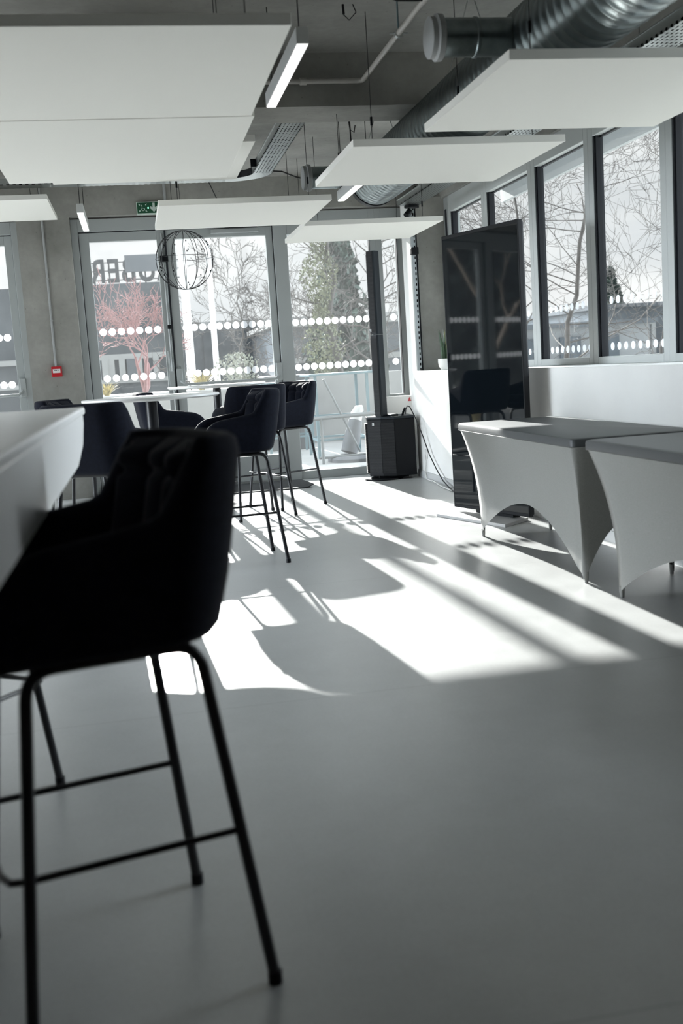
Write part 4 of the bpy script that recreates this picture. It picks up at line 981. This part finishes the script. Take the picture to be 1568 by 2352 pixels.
# trees -------------------------------------------------------------
def grow(mb, rnd, p, d, L, r, depth, spread, up, wig, ratio=.72, kids=(2, 3), seg=3, minr=.003, tips=None):
    pts = [p.copy()]; dd = d.normalized(); rad = [r]
    for i in range(seg):
        dd = (dd + Vector((rnd.gauss(0, wig), rnd.gauss(0, wig), rnd.gauss(0, wig)+up))).normalized()
        pts.append(pts[-1]+dd*L/seg); rad.append(max(minr*.6, r*(1-.35*(i+1)/seg)))
    mb.tube(pts, rad, 5 if r > .02 else 4, cap=False)
    if tips is not None and depth <= 2: tips.extend(pts[1:])
    if depth <= 0: return
    for k in range(rnd.randint(*kids)):
        i = rnd.randint(max(1, seg-2), seg) if k else seg
        a = rnd.uniform(0, 2*PI); o = dd.orthogonal().normalized(); o = Quaternion(dd, a) @ o
        nd = (dd*(1-spread) + o*spread*rnd.uniform(.7, 1.3)).normalized()
        grow(mb, rnd, pts[i], nd, L*ratio*rnd.uniform(.8, 1.15), max(minr, rad[i]*.68), depth-1, spread, up, wig, ratio, kids, seg, minr, tips)
def tree(name, label, cat, base, d, L, r, depth, spread, up, wig, m_, seed, ratio=.74, kids=(2, 3), minr=.004, foliage=None, group=None, stems=1):
    rnd = random.Random(seed); t = thing(name, label, cat, base, group=group)
    mb = MB(); tips = []
    for s_ in range(stems):
        dd = Vector(d) if stems == 1 else Vector((d[0]+rnd.uniform(-.45, .45), d[1]+rnd.uniform(-.3, .3), d[2]))
        grow(mb, rnd, Vector(base), dd, L*(1 if stems == 1 else rnd.uniform(.75, 1.1)), r, depth, spread, up, wig, ratio, kids, 4, minr, tips)
    obj('branches', mb, m_, t, smooth='all')
    if foliage:
        fm, n, sz = foliage; lb = MB()
        for i in range(n):
            c = rnd.choice(tips)+Vector((rnd.gauss(0, sz*1.5), rnd.gauss(0, sz*1.5), rnd.gauss(0, sz*1.5)))
            e = Euler((rnd.uniform(0, 6), rnd.uniform(0, 6), rnd.uniform(0, 6))).to_matrix()
            s2 = sz*rnd.uniform(.6, 1.3)
            vs = [lb.bm.verts.new(c+e @ Vector(q)*s2) for q in ((-.5, 0, 0), (0, -.3, .08), (.5, 0, 0), (0, .3, .08))]
            lb.bm.faces.new(vs)
        obj('foliage', lb, fm, t)
    return t
def leader_tree(name, label, base, top, r, n, L, depth, seed, group=None, leafy=None, minr=.004, lo=.2):
    rnd = random.Random(seed); t = thing(name, label, 'tree', base, group=group)
    b0, b1 = Vector(base), Vector(top); mb = MB(); pts = []; N = 14
    for i in range(N+1):
        q = i/N; pts.append(b0.lerp(b1, q)+Vector((rnd.gauss(0, .05), rnd.gauss(0, .05), 0))*min(1, q*4))
    mb.tube(pts, [max(minr, r*(1-.85*i/N)) for i in range(N+1)], 8)
    tips = []
    for k in range(n):
        q = lo+(1-lo)*(k+rnd.random())/n; i = min(N-1, int(q*N)); p = pts[i].lerp(pts[i+1], q*N-i)
        a = rnd.uniform(0, 2*PI); d = Vector((math.cos(a), math.sin(a), rnd.uniform(.15, .75)))
        grow(mb, rnd, p, d, L*(1.15-.6*q)*rnd.uniform(.7, 1.2), max(minr*1.5, r*.30*(1-.7*q)), depth, .42, .03, .13, .74, (2, 3), 4, minr, tips)
    obj('branches', mb, mBark, t, smooth='all')
    if leafy:
        fm, cnt, sz, z0, z1, rad, ox = leafy; lb = MB()
        for i in range(cnt):
            q = rnd.random(); z = z0+(z1-z0)*q; rr = rad*math.sqrt(rnd.random())*(1-.35*q)*(.8+.3*math.sin(z*5)); a = rnd.uniform(0, 2*PI)
            c = Vector((base[0]+ox+rr*math.cos(a), base[1]+rr*math.sin(a), z)); e = Euler((rnd.uniform(0, 6), rnd.uniform(0, 6), rnd.uniform(0, 6))).to_matrix(); s2 = sz*rnd.uniform(.6, 1.3)
            lb.bm.faces.new([lb.bm.verts.new(c+e @ Vector(v)*s2) for v in ((-.5, 0, 0), (0, -.35, .08), (.5, 0, 0), (0, .35, .08))])
        obj('foliage', lb, fm, t)
    return t
tree('red_stemmed_shrub', 'leafless shrub with coral red stems in front of the dark building', 'shrub', (.12, 16.2, .93), (0, 0, 1), .50, .034, 6, .50, .10, .13, mRedBark, 11, ratio=.80, kids=(2, 3), minr=.0045, stems=3)
tree('twisted_willow', 'small leafless tree with twisted dark branches behind the wire globe', 'tree', (.80, 16.3, .93), (.12, 0, 1), .55, .018, 5, .5, .06, .38, mBark, 5, ratio=.8, kids=(1, 2), minr=.004)
leader_tree('bare_tree', 'slim leafless tree rising over the long grey building', (2.05, 22, -.2), (2.15, 22, 3.0), .05, 14, .9, 4, 21, group='bare trees', minr=.005, lo=.5)
leader_tree('ivy_clad_tree', 'tall tree wrapped in pale green ivy behind the fixed pane', (3.75, 20, -.2), (3.6, 20, 5.6), .085, 26, .75, 4, 33, leafy=(mIvy, 3600, .06, .9, 4.2, .42, -.28))
leader_tree('bare_tree', 'pale leafless tree left of the ivy-clad tree, with thin twigs', (3.15, 24, -.2), (3.2, 24, 2.9), .05, 18, .7, 4, 8, group='bare trees', minr=.006)
leader_tree('bare_tree', 'dense dark leafless tree behind the narrow pane', (4.6, 21, -.2), (4.8, 21, 5.5), .09, 34, .9, 4, 14, group='bare trees')
leader_tree('bare_tree', 'large spreading leafless tree filling the middle side windows', (7.7, 19.2, -.2), (8.6, 19.0, 6.4), .062, 24, 1.5, 5, 45, group='bare trees', minr=.0036, lo=.15)
leader_tree('bare_tree', 'leafless tree with thin upswept twigs in the right side window', (8.1, 16.4, -.2), (8.8, 16.2, 4.4), .035, 15, 1.3, 4, 57, group='bare trees', minr=.003, lo=.2)
leader_tree('bare_tree', 'dark twiggy tree right of the display top, behind the glass', (6.3, 17.5, -.2), (6.3, 17.5, 5.2), .05, 24, 1.0, 4, 63, group='bare trees', minr=.0038)
def bushy(name, label, cat, base, hgt, rad, n, sz, m_, seed, cone=True, group=None, trunk=True):
    rnd = random.Random(seed); t = thing(name, label, cat, base, group=group); lb = MB()
    for i in range(n):
        q = rnd.random()**1.3; a = rnd.uniform(0, 2*PI)
        rr = rad*((1-q) if cone else math.sqrt(max(0, 1-(2*q-1)**2)))*math.sqrt(rnd.random())*(.75+.25*math.sin(a*5+q*20))
        c = Vector((base[0]+rr*math.cos(a), base[1]+rr*math.sin(a), base[2]+.1*hgt+q*hgt*.9))
        e = Euler((rnd.uniform(0, 6), rnd.uniform(0, 6), rnd.uniform(0, 6))).to_matrix(); s2 = sz*rnd.uniform(.6, 1.4)
        vs = [lb.bm.verts.new(c+e @ Vector(v)*s2) for v in ((-.5, 0, 0), (0, -.35, .1), (.5, 0, 0), (0, .35, .1))]
        lb.bm.faces.new(vs)
    obj('foliage', lb, m_, t)
    if trunk: obj('trunk', MB().tube([Vector(base), Vector(base)+Vector((0, 0, hgt*.9))], [rad*.07, rad*.015], 8), mBark, t)
    return t
bushy('conifer', 'dark conifer rising behind the grey house in the right side window', 'tree', (22.9, 50, -.2), 5.1, 1.75, 2600, .4, mEver, 3, group='conifers')
bushy('conifer', 'second conifer at the right edge behind the grey house', 'tree', (26.6, 50.5, -.2), 4.4, 1.9, 2600, .4, mEver, 4, group='conifers')
bushy('conifer', 'dark conifer behind the ivy-clad tree', 'tree', (5.0, 26, -.2), 5.2, 1.3, 2600, .28, mEver, 9, group='conifers')
for i, (x, y, hg, lab) in enumerate(((-10.6, 16.6, 5.2, 'dark evergreen hedge tree outside the left doors, in the screen reflection'), (-13.0, 14.9, 5.5, 'dark evergreen beyond the left doors, middle of its row'), (-15.4, 13.0, 6, 'dark evergreen beyond the left doors, end of its row'), (-8.6, 18.8, 5, 'dark evergreen beyond the left doors, start of its row'))):
    bushy('evergreen_tree', lab, 'tree', (x, y, -.2), hg, 1.9, 5200, .33, mHedge, 40+i, cone=False, group='evergreens beyond the left doors')
tree('pale_trunk_tree', 'sunlit pale-barked tree outside the left doors, seen in the dark screen', 'tree', (-6.0, 13.3, -.1), (.12, 0, 1), 2.1, .07, 4, .40, .08, .06, mBark2, 77, ratio=.62, kids=(2, 2), minr=.006)
def tuft(label, base, n, hgt, seed, m_, name='grass_tuft', group='grass tufts'):
    rnd = random.Random(seed); t = thing(name, label, 'plant', base, group=group); lb = MB()
    for i in range(n):
        a = rnd.uniform(0, 2*PI); sd = Vector((-math.sin(a), math.cos(a), 0)); dr = Vector((math.cos(a), math.sin(a), 0)); ln = rnd.uniform(.15, .75)*hgt; hh = hgt*rnd.uniform(.6, 1.05)
        prev = None
        for k in range(5):
            q = k/4; p = Vector(base)+dr*(.03+ln*q*q)+Vector((0, 0, hh*q*(1-.25*q))); w = .014*(1-q)+.001
            cur = [lb.bm.verts.new(p+sd*w), lb.bm.verts.new(p-sd*w)]
            if prev: lb.bm.faces.new((prev[0], prev[1], cur[1], cur[0]))
            prev = cur
    obj('blades', lb, m_, t)
tuft('dry yellow grass tuft in the planter behind the double door', (.92, 15.75, .90), 90, .42, 2, mLeaf2)
tuft('yellow green tuft at the left end of the planter', (-.42, 15.9, .90), 70, .28, 3, mLeaf2)
tuft('pale spiky tuft low behind the round table', (1.15, 14.6, -.0), 80, .55, 5, mLeaf2)
tuft('dry tuft by the pale-barked tree outside the left doors', (-5.9, 13.6, -.0), 80, .8, 6, mLeaf2)
bushy('leafy_bush', 'twiggy silver-leaved bush in the planter beside the right flagpole', 'bush', (1.5, 16.2, .88), .55, .42, 900, .045, mat('silver_leaves', (.32, .33, .28), .7), 12, cone=False, trunk=False)
